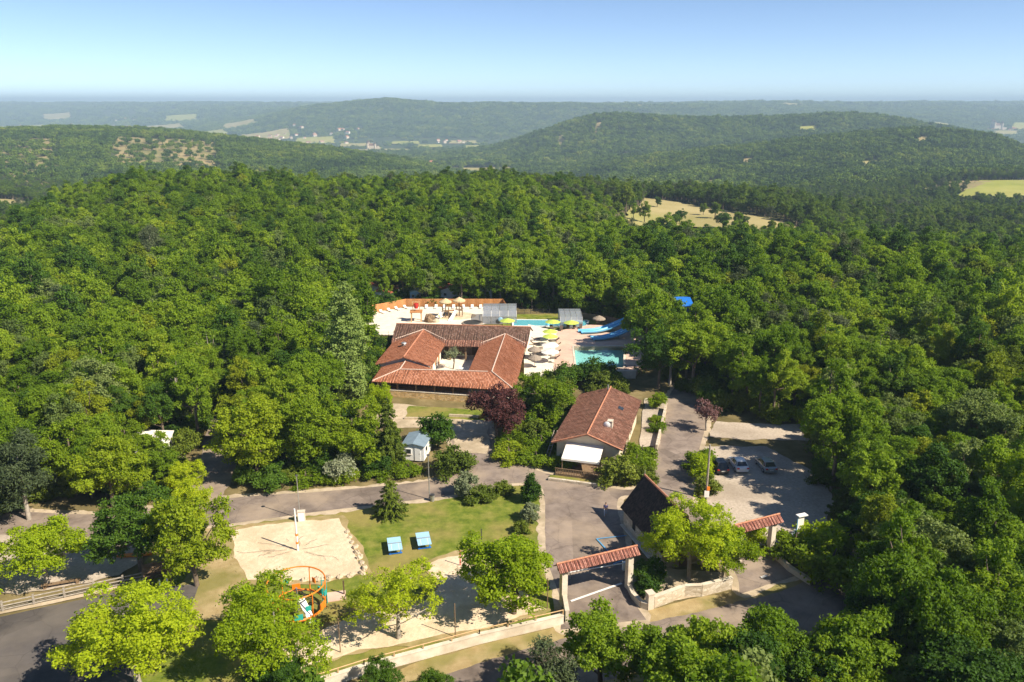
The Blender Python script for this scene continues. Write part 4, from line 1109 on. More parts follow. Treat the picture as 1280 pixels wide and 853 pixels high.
def window(parent, x, y, z, w, h, face, frame='white', shutter=None, d=0.06):
    """window in a wall whose outward normal is face: 'S','N','E','W' (local axes)"""
    ax = face in 'SN'; sg = {'S': -1, 'N': 1, 'E': 1, 'W': -1}[face]
    def bx(a0, a1, d0, d1, z0, z1):
        m = MB(); lo, hi = sorted((sg*d0, sg*d1))
        if ax: m.box(x+a0, x+a1, y+lo, y+hi, z0, z1)
        else: m.box(x+lo, x+hi, y+a0, y+a1, z0, z1)
        return m
    w2 = w/2
    f = bx(-w2, w2, 0.003, d, z, z+h).build('window', M[frame], parent)
    bx(-w2+.07, w2-.07, d, d+.012, z+.07, z+h-.07).build('pane', M['glass'], f)
    bx(-w2-.08, w2+.08, 0.003, d+.08, z-.09, z-.004).build('sill', M['coping'], f)
    if shutter:
        for s in (-1, 1):
            a, b = sorted((s*(w2+.03), s*(w2+.03+w*0.5)))
            bx(a, b, 0.003, 0.05, z, z+h).build('shutter', M[shutter], f)
    return f
def door(parent, x, y, w, h, face, mat='wood', z=0.0):
    ax = face in 'SN'; sg = {'S': -1, 'N': 1, 'E': 1, 'W': -1}[face]
    lo, hi = sorted((sg*0.004, sg*0.07)); m = MB(); hd = MB()
    if ax:
        m.box(x-w/2, x+w/2, y+lo, y+hi, z, z+h); hd.box(x+w/2-.16, x+w/2-.1, y+sg*0.07-.02, y+sg*0.07+.02+.02, z+1.0, z+1.1)
    else:
        m.box(x+lo, x+hi, y-w/2, y+w/2, z, z+h); hd.box(x+sg*0.07-.02, x+sg*0.07+.04, y+w/2-.16, y+w/2-.1, z+1.0, z+1.1)
    d = m.build('door', M[mat], parent); hd.build('handle', M['darkmetal'], d)
    return d

# walls
def wall(parent, x0, x1, y0, y1, z0, z1, mat='whitewall', name='wall'):
    return MB().box(x0, x1, y0, y1, z0, z1).build(name, M[mat], parent)
wall(RB, -12.4, -3.6, -4.0, 8.4, 0, 3.28)                                   # west range body
MB().add([(-12.4, -4.02, 3.28), (-3.6, -4.02, 3.28), (-7.7, -4.02, 4.74), (-12.4, -3.9, 3.28), (-3.6, -3.9, 3.28), (-7.7, -3.9, 4.74)], [(0, 1, 2), (5, 4, 3), (0, 2, 5, 3), (1, 4, 5, 2), (0, 3, 4, 1)]).build('gable', M['whitewall'], RB)
wall(RB, 4.6, 12.0, -10.6, 8.4, 0, 3.0, 'render')                           # east range body
wall(RB, -12.6, 12.6, 12.6, 20.2, 0, 3.05, 'render')                        # north range body behind its open gallery
wall(RB, -3.58, 4.58, 12.4, 12.58, 0, 3.0, 'shade_inside', 'gallery_wall')
wall(RB, -11.0, -10.7, -11.2, -4.1, 0, 2.6, 'render')
wall(RB, -11.0, 12.2, -8.6, -8.3, 0, 2.6, 'shade_inside', 'veranda_wall')   # veranda back wall
pl = [(-11.0, -11.1), (12.4, -13.3), (12.4, -8.6), (-11.0, -8.6)]
MB().prism(pl, 0, 0.82).build('veranda_floor', M['stone'], RB)
MB().prism([(-11.1, -11.6), (12.5, -13.8), (12.5, -13.2), (-11.1, -11.0)], 0.0, 1.15).build('stone_parapet', M['stone'], RB)
MB().prism([(-11.15, -11.65), (12.55, -13.85), (12.55, -13.15), (-11.15, -10.95)], 1.153, 1.23).build('coping', M['coping'], RB)
MB().prism([(-3.55, -8.2), (4.55, -8.2), (4.55, 12.3), (-3.55, 12.3)], 0.03, 0.1).build('courtyard_paving', M['deck_cream'], RB)
post = MB(); post.box(-.12, .12, -.12, .12, 0, 1.55)
post.add([(-.09, -.07, .95), (-.09, .07, .95), (-.65, .07, 1.5), (-.65, -.07, 1.5), (-.09, -.07, 1.12), (-.09, .07, 1.12), (-.55, .07, 1.55), (-.55, -.07, 1.55)], [(0, 1, 2, 3), (7, 6, 5, 4), (0, 3, 7, 4), (1, 5, 6, 2), (2, 6, 7, 3), (0, 4, 5, 1)])
post.add([(.09, -.07, .95), (.09, .07, .95), (.65, .07, 1.5), (.65, -.07, 1.5), (.09, -.07, 1.12), (.09, .07, 1.12), (.55, .07, 1.55), (.55, -.07, 1.55)], [(3, 2, 1, 0), (4, 5, 6, 7), (4, 7, 3, 0), (2, 6, 5, 1), (3, 7, 6, 2), (1, 5, 4, 0)])
post_me = post.mesh('veranda_post', M['wood'])
for x in np.linspace(-10.6, 12.1, 8):
    share('veranda_post', post_me, RB, (float(x), -11.15-(float(x)+11)*0.0942, 1.23), R(-5))
MB().prism([(-11.1, -11.3), (12.4, -13.5), (12.4, -13.3), (-11.1, -11.1)], 2.5, 2.68).build('veranda_beam', M['wood'], RB)
for x in (-1.9, 1.2):
    MB().box(x-.16, x+.16, 8.75, 9.07, 0.1, 3.0).build('gallery_post', M['wood'], RB)
MB().box(-3.5, 4.5, 8.7, 8.95, 3.0, 3.2).build('gallery_beam', M['wood'], RB)
# roofs (eave edge first)
roof(RB, [(-13.2, 8.0, 3.1), (13.0, 8.4, 3.1), (13.2, 10.2, 3.85), (-13.4, 9.8, 3.85)], 'tile_mid', name='roof_skirt')
roof(RB, [(-13.4, 9.86, 3.87), (13.2, 10.26, 3.87), (13.4, 14.4, 5.55), (-13.6, 14.4, 5.55)], 'tile_old')
roof(RB, [(13.4, 21.0, 3.0), (-13.6, 21.0, 3.0), (-13.6, 14.4, 5.55), (13.4, 14.4, 5.55)], 'tile_old')
ridge(RB, (-13.6, 14.4, 5.6), (13.4, 14.4, 5.6), 0.11, 'ridge')
for x in (-13.3, 13.05):
    MB().add([(x, 8.6, 3.0), (x, 20.6, 3.0), (x, 14.4, 5.36), (x+.2, 8.6, 3.0), (x+.2, 20.6, 3.0), (x+.2, 14.4, 5.36)], [(0, 1, 2), (5, 4, 3), (0, 2, 5, 3), (2, 1, 4, 5), (0, 3, 4, 1)]).build('gable', M['whitewall'], RB)
roof(RB, [(-13.0, -4.6, 3.3), (-13.0, 13.0, 3.3), (-7.7, 14.2, 4.92), (-7.7, -4.9, 4.92)])                # west range
roof(RB, [(-2.7, 9.6, 3.3), (-2.7, -4.6, 3.3), (-7.7, -4.9, 4.92), (-7.7, 14.2, 4.92)])
ridge(RB, (-7.7, -4.95, 4.97), (-7.7, 12.7, 4.97), 0.12, 'ridge')
ridge(RB, (-12.7, 9.7, 3.75), (-7.7, 12.8, 4.98), 0.12); ridge(RB, (-2.75, 9.9, 3.75), (-7.7, 12.8, 4.98), 0.12)
roof(RB, [(4.0, 8.9, 3.1), (4.0, -10.2, 2.95), (8.6, -10.2, 4.5), (8.6, 12.2, 4.72)])                     # east range
roof(RB, [(12.95, -14.0, 2.6), (12.7, 9.2, 3.1), (8.6, 12.2, 4.72), (8.6, -10.2, 4.5)])
ridge(RB, (8.6, -10.2, 4.55), (8.6, 11.6, 4.77), 0.12)
ridge(RB, (4.1, 9.4, 3.5), (8.6, 11.9, 4.78), 0.11); ridge(RB, (12.8, 9.6, 3.6), (8.6, 11.9, 4.78), 0.11)
roof(RB, [(-11.7, -11.9, 2.68), (12.95, -14.05, 2.6), (8.6, -10.18, 4.5), (-7.4, -9.2, 4.05)])           # veranda range
roof(RB, [(4.6, -6.0, 2.9), (-3.4, -5.9, 2.9), (-7.38, -9.2, 4.05), (8.58, -10.18, 4.44)])
roof(RB, [(-11.9, -4.3, 2.68), (-11.7, -11.9, 2.68), (-7.4, -9.2, 4.05), (-7.5, -4.35, 4.0)])
roof(RB, [(-3.0, -5.95, 2.85), (-3.0, -4.35, 2.85), (-7.5, -4.35, 4.0), (-7.4, -9.18, 4.05)])
ridge(RB, (-7.4, -9.2, 4.1), (7.9, -10.15, 4.5), 0.11); ridge(RB, (-11.6, -11.8, 2.78), (-7.4, -9.2, 4.12), 0.11); ridge(RB, (-7.5, -4.4, 4.06), (-7.4, -9.2, 4.12), 0.11)
ridge(RB, (12.8, -13.8, 2.72), (8.6, -10.2, 4.58), 0.11)
rv = MB(); rv.cone(-9.6, 3.5, 4.2, 4.75, .42, .42, 10); vo_ = rv.build('roof_vent', M['metal'], RB); MB().ball((-9.6, 3.5, 4.85), .55, 10, (1, 1, .45)).build('vent_cowl', M['metal'], vo_)
for s_ in ((-2.84, -1.0), (-2.84, 3.4)):
    window(RB, -3.6, s_[1], 1.0, 1.1, 1.3, 'E', 'wood_light', 'wood_orange')
door(RB, -3.6, 6.2, 1.1, 2.1, 'E', 'wood_orange', 0.1)
window(RB, 12.0, 3.0, 1.0, 1.2, 1.2, 'E'); window(RB, 12.0, -4.0, 1.0, 1.2, 1.2, 'E')
window(RB, -2.0, 12.4, 1.0, 1.2, 1.2, 'S', 'wood_light'); door(RB, 2.6, 12.4, 1.4, 2.2, 'S', 'wood_dark', 0.1)
for k, x in enumerate((-8, -3, 2.5, 7.5)):
    window(RB, x, -8.6, 1.3, 1.5, 1.1, 'S', 'wood_dark')

# ------------------------------------------------------------------ tiled house with awning
HB = thing('tiled_house', 'single storey house with weathered brown tiled roof, white awning and satellite dish', 'house', (10.2, 99.2, 0), R(-16.2))
wall(HB, -4.3, 4.3, 0.3, 18.2, 0, 3.62, 'render')
for y in (0.3, 18.0):
    MB().add([(-4.3, y, 3.62), (4.3, y, 3.62), (0, y, 5.08), (-4.3, y+.2, 3.62), (4.3, y+.2, 3.62), (0, y+.2, 5.08)], [(0, 1, 2), (5, 4, 3), (0, 2, 5, 3), (2, 1, 4, 5), (0, 3, 4, 1)]).build('gable', M['render'], HB)
roof(HB, [(-4.9, -.5, 3.55), (-4.9, 18.9, 3.55), (0, 18.9, 5.3), (0, -.5, 5.3)], 'tile_mid')
roof(HB, [(4.9, 18.9, 3.55), (4.9, -.5, 3.55), (0, -.5, 5.3), (0, 18.9, 5.3)], 'tile_mid')
ridge(HB, (0, -.55, 5.34), (0, 18.95, 5.34), 0.12, 'ridge')
for s in (-1, 1):
    ridge(HB, (4.88*s, -.47, 3.6), (0.05*s, -.47, 5.33), 0.09, 'ridge', 'verge_tiles')
ch = MB(); ch.box(1.9, 2.6, 4.6, 5.4, 4.3, 5.35); cho = ch.build('chimney', M['coping'], HB)
MB().box(1.85, 2.65, 4.55, 5.45, 5.353, 5.43).build('chimney_cap', M['coping'], cho)
ds = MB(); g_ = []
for i in range(5):
    rr = 0.48*i/4; zz_ = 0.14*(i/4)**2
    g_.append([(1.9+rr*math.cos(a), 4.25-zz_*-1-0.1, 5.0+rr*math.sin(a)) for a in np.linspace(0, 2*PI, 14, endpoint=False)])
ds.loft(g_[::-1], False); dsh = ds.build('satellite_dish', M['white'], HB)
MB().tube((1.9, 4.2, 4.4), (1.9, 4.2, 5.0), .03).build('dish_mast', M['metal'], dsh)
MB().obox(2.6, 12.5, 4.42, 0.8, 1.1, 0.1, 0, 0, R(19.7)).build('skylight', M['glass'], HB)
pp = MB(); pp.cone(-.2, 17.5, 5.1, 6.1, .12, .12, 8); pp.build('flue_pipe', M['metal'], HB)
window(HB, 4.3, 6, 1.0, 1.0, 1.3, 'E', 'white', 'wood'); window(HB, 4.3, 12, 1.0, 1.0, 1.3, 'E', 'white', 'wood'); door(HB, 4.3, 9, 1.0, 2.1, 'E', 'wood')
window(HB, -1.0, 0.3, 1.0, 2.0, 1.4, 'S', 'wood'); door(HB, 1.4, 0.3, 1.0, 2.1, 'S', 'wood', 0.45)
aw = MB().slab([(-2.9, -3.0, 2.55), (2.2, -3.0, 2.55), (2.2, 0.25, 3.5), (-2.9, 0.25, 3.5)], 0.05).build('awning', M['canvas'], HB)
MB().box(-2.9, 2.2, -3.02, -2.98, 2.28, 2.545).build('valance', M['canvas'], aw)
for x in (-2.8, 2.1):
    MB().box(x-.05, x+.05, -2.95, -2.85, 0.4, 2.5).build('awning_post', M['wood'], aw)
MB().box(-3.6, 2.9, -3.6, 0.28, 0.0, 0.4).build('deck', M['wood'], HB)
rl = MB().box(-3.6, 2.9, -3.62, -3.54, 1.28, 1.36).build('handrail', M['wood'], HB)
bal_me = MB().box(-.045, .045, -.02, .02, 0, .86).mesh('baluster', M['wood'])
for x in np.linspace(-3.52, 2.82, 30):
    share('baluster', bal_me, rl, (float(x), -3.58, 0.41))
MB().box(-4.2, 3.6, -5.0, -4.6, 0.02, 0.4).build('planter_wall', M['palestone'], HB)
MB().box(-4.2, 3.6, -4.59, -3.64, 0.03, 0.28).build('planter_bed', M['lawn'], HB)
MB().prism([(4.8, 7.5), (5.1, 7.5), (5.1, 24), (4.8, 24)], 0, 1.0).build('terrace_wall', M['palestone'], None, 'low pale stone wall along the terrace beside the tiled house', 'wall', loc=(14.0, 99.0, 0), rz=R(-15))

# ------------------------------------------------------------------ steep roofed gatehouse
GA = thing('gatehouse', 'old stone gatehouse with steep dark tiled roof', 'house', (12.95, 84.4, 0), math.atan2(0.285, 0.958))
# local x: across to the east, local y: towards the back; the house runs to -y
wall(GA, 0.15, 5.35, -10.2, -0.3, 0, 2.38, 'palestone')
for y in (-10.2, -0.5):
    MB().add([(0.15, y, 2.38), (5.35, y, 2.38), (2.75, y, 5.75), (0.15, y+.2, 2.38), (5.35, y+.2, 2.38), (2.75, y+.2, 5.75)], [(0, 1, 2), (5, 4, 3), (0, 2, 5, 3), (2, 1, 4, 5), (0, 3, 4, 1)]).build('gable', M['palestone'], GA)
roof(GA, [(-.2, -10.5, 2.2), (-.2, 0, 2.2), (2.75, 0, 6.0), (2.75, -10.5, 6.0)], 'slate')
roof(GA, [(5.7, 0, 2.2), (5.7, -10.5, 2.2), (2.75, -10.5, 6.0), (2.75, 0, 6.0)], 'slate')
ridge(GA, (2.75, -10.5, 6.04), (2.75, 0, 6.04), 0.13, 'ridge')
MB().tube((2.75, -.1, 6.1), (2.75, -.1, 6.7), .05, .02).build('finial', M['metal'], GA)
for y in (-3.2, -7.0):
    window(GA, 0.15, y, 0.95, 0.75, 1.05, 'W', 'wood_dark')
door(GA, 2.75, -10.2, 1.1, 2.0, 'S', 'wood'); window(GA, 5.35, -5.0, 0.95, 0.8, 1.0, 'E', 'wood_dark')
MB().box(-.25, .10, -10.4, -0.3, 0.0, 0.14).build('kerb', M['coping'], GA)

# ------------------------------------------------------------------ tiled gate portals
def portal(a, b, label, h=4.0, over=0.6):
    a, b = Vector((*a, 0)), Vector((*b, 0)); L_ = (b-a).length
    o = thing('gate_portal', label, 'gate', a, math.atan2((b-a).y, (b-a).x))
    for x in (0.0, L_):
        p = MB().box(x-.3, x+.3, -.3, .3, 0, h-.12).build('pillar', M['coping'], o)
        MB().box(x-.36, x+.36, -.36, .36, h-.118, h-.02).build('cap', M['coping'], p)
    MB().box(-over, L_+over, -.24, .24, h-.018, h+.22).build('lintel', M['wood'], o)
    roof(o, [(-over-.2, -.78, h+.18), (L_+over+.2, -.78, h+.18), (L_+over+.2, 0, h+.78), (-over-.2, 0, h+.78)], 'tile_pink', 0.1)
    roof(o, [(L_+over+.2, .78, h+.18), (-over-.2, .78, h+.18), (-over-.2, 0, h+.78), (L_+over+.2, 0, h+.78)], 'tile_pink', 0.1)
    ridge(o, (-over-.2, 0, h+.82), (L_+over+.2, 0, h+.82), 0.1, 'ridge')
    return o
portal((5.1, 68.5), (12.0, 71.3), 'tiled gate portal on two pale pillars over the entrance drive beside the gatehouse')
portal((24.5, 76.0), (28.6, 77.8), 'tiled gate portal over the exit drive beside the gravel car park')
bar = thing('barrier_gate', 'white boom barrier lowered across the entrance drive', 'barrier', (12.0, 74.6, 0), R(196))
MB().box(-.18, .18, -.18, .18, 0, 1.0).build('housing', M['white'], bar)
MB().tube((0.1, 0, .85), (6.2, 0, .85), .06, .05, 8).build('boom', M['white'], bar)
MB().box(6.1, 6.2, -.05, .05, 0, .85).build('rest_post', M['metal'], bar)

# ------------------------------------------------------------------ boundary walls
def low_wall(pts, h, label, mat='coping', w=0.32, rail=False, cap=True, name='boundary_wall'):
    o = thing(name, label, 'wall', (pts[0][0], pts[0][1], 0))
    x0, y0 = pts[0]
    for i in range(len(pts)-1):
        a, b = np.array(pts[i], float)-(x0, y0), np.array(pts[i+1], float)-(x0, y0)
        d = (b-a)/np.hypot(*(b-a)); n = np.array([-d[1], d[0]])*w/2
        MB().prism([tuple(a-n), tuple(b-n), tuple(b+n), tuple(a+n)], 0, h+0.004*i).build('wall_run', M[mat], o)
        if cap:
            MB().prism([tuple(a-n*1.35), tuple(b-n*1.35), tuple(b+n*1.35), tuple(a+n*1.35)], h+.006*(i+1), h+.07+.006*(i+1)).build('coping', M['coping'], o)
        if rail:
            MB().tube((*a, h+.55), (*b, h+.55), .05).build('rail', M['wood_light'], o)
            k = max(2, int(np.hypot(*(b-a))/2.2))
            for j in range(k+1):
                p = a+(b-a)*j/k
                MB().box(p[0]-.05, p[0]+.05, p[1]-.05, p[1]+.05, h+.08, h+.56).build('rail_post', M['wood_light'], o)
    return o
low_wall([(-17.0, 56.3), (-12.9, 58.4), (-3.0, 62.6), (4.9, 65.5)], 0.95, 'long cream rendered wall with rail between the lawn and the public road', rail=True)
low_wall([(5.3, 65.6), (5.2, 68.1)], 1.3, 'short cream wing wall joining the entrance gate pillar')
low_wall([(12.0, 70.9), (12.2, 69.4), (12.8, 68.0), (13.4, 67.7)], 0.7, 'low curved wall leading from the gate pillar to the road')
pil = thing('wall_pier', 'square cream pier at the road end of the gatehouse bed', 'pier', (13.6, 67.9, 0), R(20))
MB().box(-.32, .32, -.32, .32, 0, 1.75).build('shaft', M['coping'], pil); MB().box(-.4, .4, -.4, .4, 1.753, 1.88).build('cap', M['coping'], pil)
low_wall([(14.0, 68.0), (17.4, 69.9), (19.2, 70.0), (22.6, 71.3)], 1.25, 'cream garden wall below the yellow green tree', mat='palestone', rail=False)
low_wall([(28.9, 77.2), (29.6, 74.4), (31.0, 71.8)], 0.6, 'low wall curving from the exit gate pillar into the bushes')
low_wall([(-10.0, 118.0), (-5.2, 117.4)], 0.45, 'rough grey stone kerb edging the grass below the veranda', 'boulder', cap=False)
low_wall([(-17, 117.0), (-10.4, 116.6)], 0.35, 'rough stone edging beside the sandy forecourt', 'boulder', cap=False)

# ------------------------------------------------------------------ cabins
def cabin(name, x, y, w, d, h, rz, wallm, roofm, label, pitch=0.8, win=True, group=None):
    o = thing(name, label, 'cabin', (x, y, float(H(x, y))), rz, group)
    MB().box(-w/2, w/2, -d/2, d/2, 0.25, h).build('wall', M[wallm], o)
    MB().box(-w/2+.2, w/2-.2, -d/2+.2, d/2-.2, 0.0, 0.248).build('chassis', M['darkmetal'], o)
    for y_ in (-d/2, d/2-.1):
        MB().add([(-w/2, y_, h), (w/2, y_, h), (0, y_, h+pitch*.9), (-w/2, y_+.1, h), (w/2, y_+.1, h), (0, y_+.1, h+pitch*.9)], [(0, 1, 2), (5, 4, 3), (0, 2, 5, 3), (2, 1, 4, 5), (0, 3, 4, 1)]).build('gable', M[wallm], o)
    for s in (-1, 1):
        roof(o, [(s*(w/2+.25), -s*(d/2+.25), h-.05), (s*(w/2+.25), s*(d/2+.25), h-.05), (0, s*(d/2+.25), h+pitch), (0, -s*(d/2+.25), h+pitch)], roofm, 0.08)
    if win:
        window(o, -w*.22, -d/2, 1.2, .8, .8, 'S', 'white'); door(o, w*.2, -d/2, .8, 1.9, 'S', 'white', .25)
        window(o, w/2, -d*.2, 1.2, 1.0, .8, 'E', 'white'); window(o, -w/2, d*.1, 1.2, 1.0, .8, 'W', 'white')
    return o
cabin('reception_cabin', -13.4, 103.4, 3.0, 4.2, 2.55, R(-8), 'white', 'blue_roof', 'small white cabin with blue grey metal roof among shrubs by the road', 0.35)
cabin('mobile_home', -52.3, 103.6, 7.5, 4.0, 2.5, R(14), 'white', 'canvas', 'white mobile home under the trees beside the sandy pitch', 0.45)
cabin('chalet', -31.6, 194.6, 4.6, 7.0, 2.9, R(-10), 'white', 'red_roof', 'white chalet with red roof behind the splash area fence', 0.9)
cabin('chalet', -36.6, 201.0, 4.4, 6.5, 2.9, R(12), 'white', 'red_roof', 'white chalet half hidden by oaks above the fence end', 0.9)
cabin('chalet', -23.6, 195.6, 3.0, 4.0, 2.7, R(-14), 'tt_blue', 'blue_roof', 'pale blue cabin just behind the larch fence', 0.5)
cabin('chalet', -16.0, 198.0, 5.0, 4.4, 2.7, R(6), 'white', 'red_roof', 'white chalet glimpsed between trunks behind the splash area', 0.8)
cabin('chalet', -6.2, 199.5, 4.4, 6.0, 3.0, R(-20), 'white', 'red_roof', 'white chalet with dark red roof above the larch fence', 1.1)
cabin('chalet', 24.5, 196.0, 6.0, 4.4, 2.8, R(-18), 'white', 'canvas', 'white cabin in the trees behind the small pool', 0.6)
# ------------------------------------------------------------------ pools and terraces
ZP = 0.9
def deck_with_hole(name, outer, hole, z0, z1, mat, label, cat='terrace'):
    """raised paving with a rectangular basin let into it"""
    bm = bmesh.new()
    ov = [bm.verts.new((x, y, z1)) for x, y in outer]; hv = [bm.verts.new((x, y, z1)) for x, y in hole]
    eds = [bm.edges.new((v[i], v[(i+1) % len(v)])) for v in (ov, hv) for i in range(len(v))]
    bmesh.ops.triangle_fill(bm, use_beauty=True, use_dissolve=False, edges=eds)
    bm.normal_update()
    for f in bm.faces:
        if f.normal.z < 0: f.normal_flip()
    for vs_ in (ov, hv):
        n = len(vs_); lo = [bm.verts.new((v.co.x, v.co.y, z0)) for v in vs_]
        for i in range(n): bm.faces.new((vs_[i], vs_[(i+1) % n], lo[(i+1) % n], lo[i]))
    bmesh.ops.recalc_face_normals(bm, faces=bm.faces[:])
    me = bpy.data.meshes.new(name); bm.to_mesh(me); bm.free(); me.materials.append(mat)
    return put(bpy.data.objects.new(name, me), None, label, cat, None, 'structure')
PH = [(11.9, 139.4), (20.6, 139.8), (22.6, 153.4), (12.4, 153.2)]
deck_with_hole('pool_terrace', [(7.6, 138.0), (22.6, 137.4), (28, 150), (30, 168), (17, 169.5), (9.6, 164.5)], PH, 0.0, ZP, M['deck_pink'], 'pink paved terrace around the turquoise swimming pool')
def offs(q, d):
    c = np.mean(q, 0); return [tuple(c + (np.array(p)-c)*(1+d/np.hypot(*(np.array(p)-c)))) for p in q]
MB().poly([(x, y, 0.06) for x, y in offs(PH, .3)]).build('pool_floor', M['pool_floor'], None, 'turquoise liner of the swimming pool', 'pool', None, 'structure')
MB().poly([(x, y, 0.72) for x, y in offs(PH, .2)]).build('pool_water', M['water'], None, 'turquoise water of the large swimming pool', 'water', None, 'structure')
cp = thing('pool_coping', 'pale stone coping around the large swimming pool', 'coping', (0, 0, 0))
for i in range(4):
    a, b = np.array(PH[i]), np.array(PH[(i+1) % 4]); d = (b-a)/np.hypot(*(b-a)); n = np.array([d[1], -d[0]])*.34
    MB().prism([tuple(a+n*.98), tuple(b+n*.98), tuple(b-n*.1), tuple(a-n*.1)], ZP+.004+.003*i, ZP+.05+.003*i).build('coping_stone', M['coping'], cp)
lad = thing('pool_ladder', 'steel ladder on the left edge of the swimming pool', 'ladder', (12.2, 150.5, ZP))
for s in (-.25, .25):
    MB().path([(-.3, s, 0), (-.3, s, .8), (.15, s, .85), (.25, s, -.5)], .03).build('rail', M['metal'], lad)
MB().prism([(2.4, 146), (9.5, 142), (10.6, 164.4), (3.6, 170)], 0.01, ZP-.02).build('lounge_terrace', M['deck_cream'], None, 'cream paved lounging terrace beside the restaurant', 'terrace', None, 'structure')
MB().prism([(2.2, 135), (7.4, 135), (9.3, 141.8), (2.3, 145.8)], 0.01, ZP-.06).build('lower_terrace', M['deck_cream'], None, 'pale terrace at the corner of the restaurant', 'terrace', None, 'structure')
low_wall([(7.8, 137.0), (22.4, 136.4)], 1.35, 'pale retaining wall below the swimming pool', 'coping')
# splash area
sheet('splash_terrace', [(-34.5, 178), (-33, 183), (-26, 188.6), (-2.4, 188.6), (-2.2, 178.5), (-6.4, 172.6), (-22, 168), (-24, 163), (-33, 163.5)], M['deck_cream'], 'pale cream terrace of the splash area', 0)
sheet('splash_circle', [(-13.6+5.2*math.cos(a), 180+3.6*math.sin(a)) for a in np.linspace(0, 6.283, 28, endpoint=False)], M['sand'], 'round sandy pad under the straw topped play tower', 0)
sheet('pool_lawn', [(-2.2, 166.5), (-2.0, 181), (10, 182), (20, 181), (18.5, 170), (10, 165.5), (4, 170.5)], M['lawn'], 'strip of grass around the long pool', 0.2)
SP = [(0.4, 170.8), (16.4, 170.2), (17.2, 175.0), (0.4, 175.8)]
pw = MB(); pw.prism(SP, 0.03, 0.30); pw.build('long_pool_basin', M['pool_blue'], None, 'light blue liner of the long pool', 'pool', None, 'structure')
MB().poly([(x, y, 0.34) for x, y in SP]).build('long_pool_water', M['water'], None, 'blue water of the long pool', 'water', None, 'structure')
cp2 = thing('long_pool_coping', 'white coping around the long blue pool', 'coping', (0, 0, 0))
for i in range(4):
    a, b = np.array(SP[i]), np.array(SP[(i+1) % 4]); d = (b-a)/np.hypot(*(b-a)); n = np.array([d[1], -d[0]])*.4
    MB().prism([tuple(a+n), tuple(b+n), tuple(b), tuple(a)], .03, .40+.003*i).build('coping_stone', M['white'], cp2)
cov = thing('pool_cover', 'rolled teal blue cover lying across the long pool', 'cover', (0, 0, 0))
MB().prism([(8.0, 170.5), (12.8, 170.3), (13.2, 174.4), (9.4, 174.6)], .41, .47).build('sheet', M['pool_blue'], cov)
MB().tube((7.8, 170.6, .55), (9.3, 174.6, .55), .2, .2, 8).build('roller', M['blue'], cov)
def shelter(x0, x1, y0, y1, h, label, rz=0):
    o = thing('pool_shelter', label, 'pool shelter', ((x0+x1)/2, (y0+y1)/2, 0), rz)
    w, d = x1-x0, y1-y0; n = 4
    prof = [(-d/2, 0.1), (-d/2, h*.55), (-d/2+.9, h*.92), (0.5, h), (d/2-.3, h*.98), (d/2, h*.8), (d/2, .1)]
    for k in range(n+1):
        x = -w/2+w*k/n
        MB().path([(x, a, b) for a, b in prof], .06, 5).build('rib', M['metal'], o)
    for k in range(n):
        xa, xb = -w/2+w*k/n+.07, -w/2+w*(k+1)/n-.07
        for i in range(len(prof)-1):
            (a, b), (c, d_) = prof[i], prof[i+1]
            MB().poly([(xa, a, b), (xb, a, b), (xb, c, d_), (xa, c, d_)]).build('panel', M['panel'], o)
    for a, b in (prof[1], prof[3], prof[0]):
        MB().tube((-w/2, a, b), (w/2, a, b), .05).build('purlin', M['metal'], o)
    return o
shelter(-6.6, 1.0, 173.2, 180.2, 3.2, 'wide grey glazed pool shelter beside the splash area')
shelter(10.6, 15.5, 168.9, 176.5, 2.9, 'narrow grey glazed pool shelter at the right end of the long pool')
b2 = MB(); b2.ball((-2.6, 172.9, 1.2), .55, 12, (1, .15, 1)); b2.build('pool_float', M['tt_blue'], None, 'pale blue round float leaning on the wide pool shelter', 'float')

# fences
def panel_fence(pts, h, label, mat, boards=5, gap=0.02, ph=2.2, name='timber_fence', postm=None, postext=0.1):
    o = thing(name, label, 'fence', (pts[0][0], pts[0][1], 0)); x0, y0 = pts[0]
    for i in range(len(pts)-1):
        a, b = np.array(pts[i], float)-(x0, y0), np.array(pts[i+1], float)-(x0, y0); L_ = np.hypot(*(b-a)); k = max(1, round(L_/ph)); ang = math.atan2(*(b-a)[::-1])
        bh = h/boards
        me = MB().box(0.05, L_/k-.05, -.025, .025, gap/2, bh-gap/2).mesh('board', M[mat])
        pm = MB().box(-.055, .055, -.055, .055, 0, h+postext).mesh('post', M[postm or mat])
        for j in range(k+1):
            p = a+(b-a)*j/k
            if j < k or i == len(pts)-2: share('post', pm, o, (p[0], p[1], 0), ang)
            if j < k:
                for q in range(boards): share('board', me, o, (p[0], p[1], 0.06+q*bh), ang)
    return o
panel_fence([(-34.6, 179.5), (-33.0, 183.2), (-26.0, 189.4), (-2.2, 189.4), (-1.4, 184.2)], 1.9, 'orange larch board fence around the splash area', 'wood_orange')
panel_fence([(-31, 158.6), (-23.8, 158.4)], 1.7, 'dark timber screen fence at the west end of the restaurant', 'wood_dark')
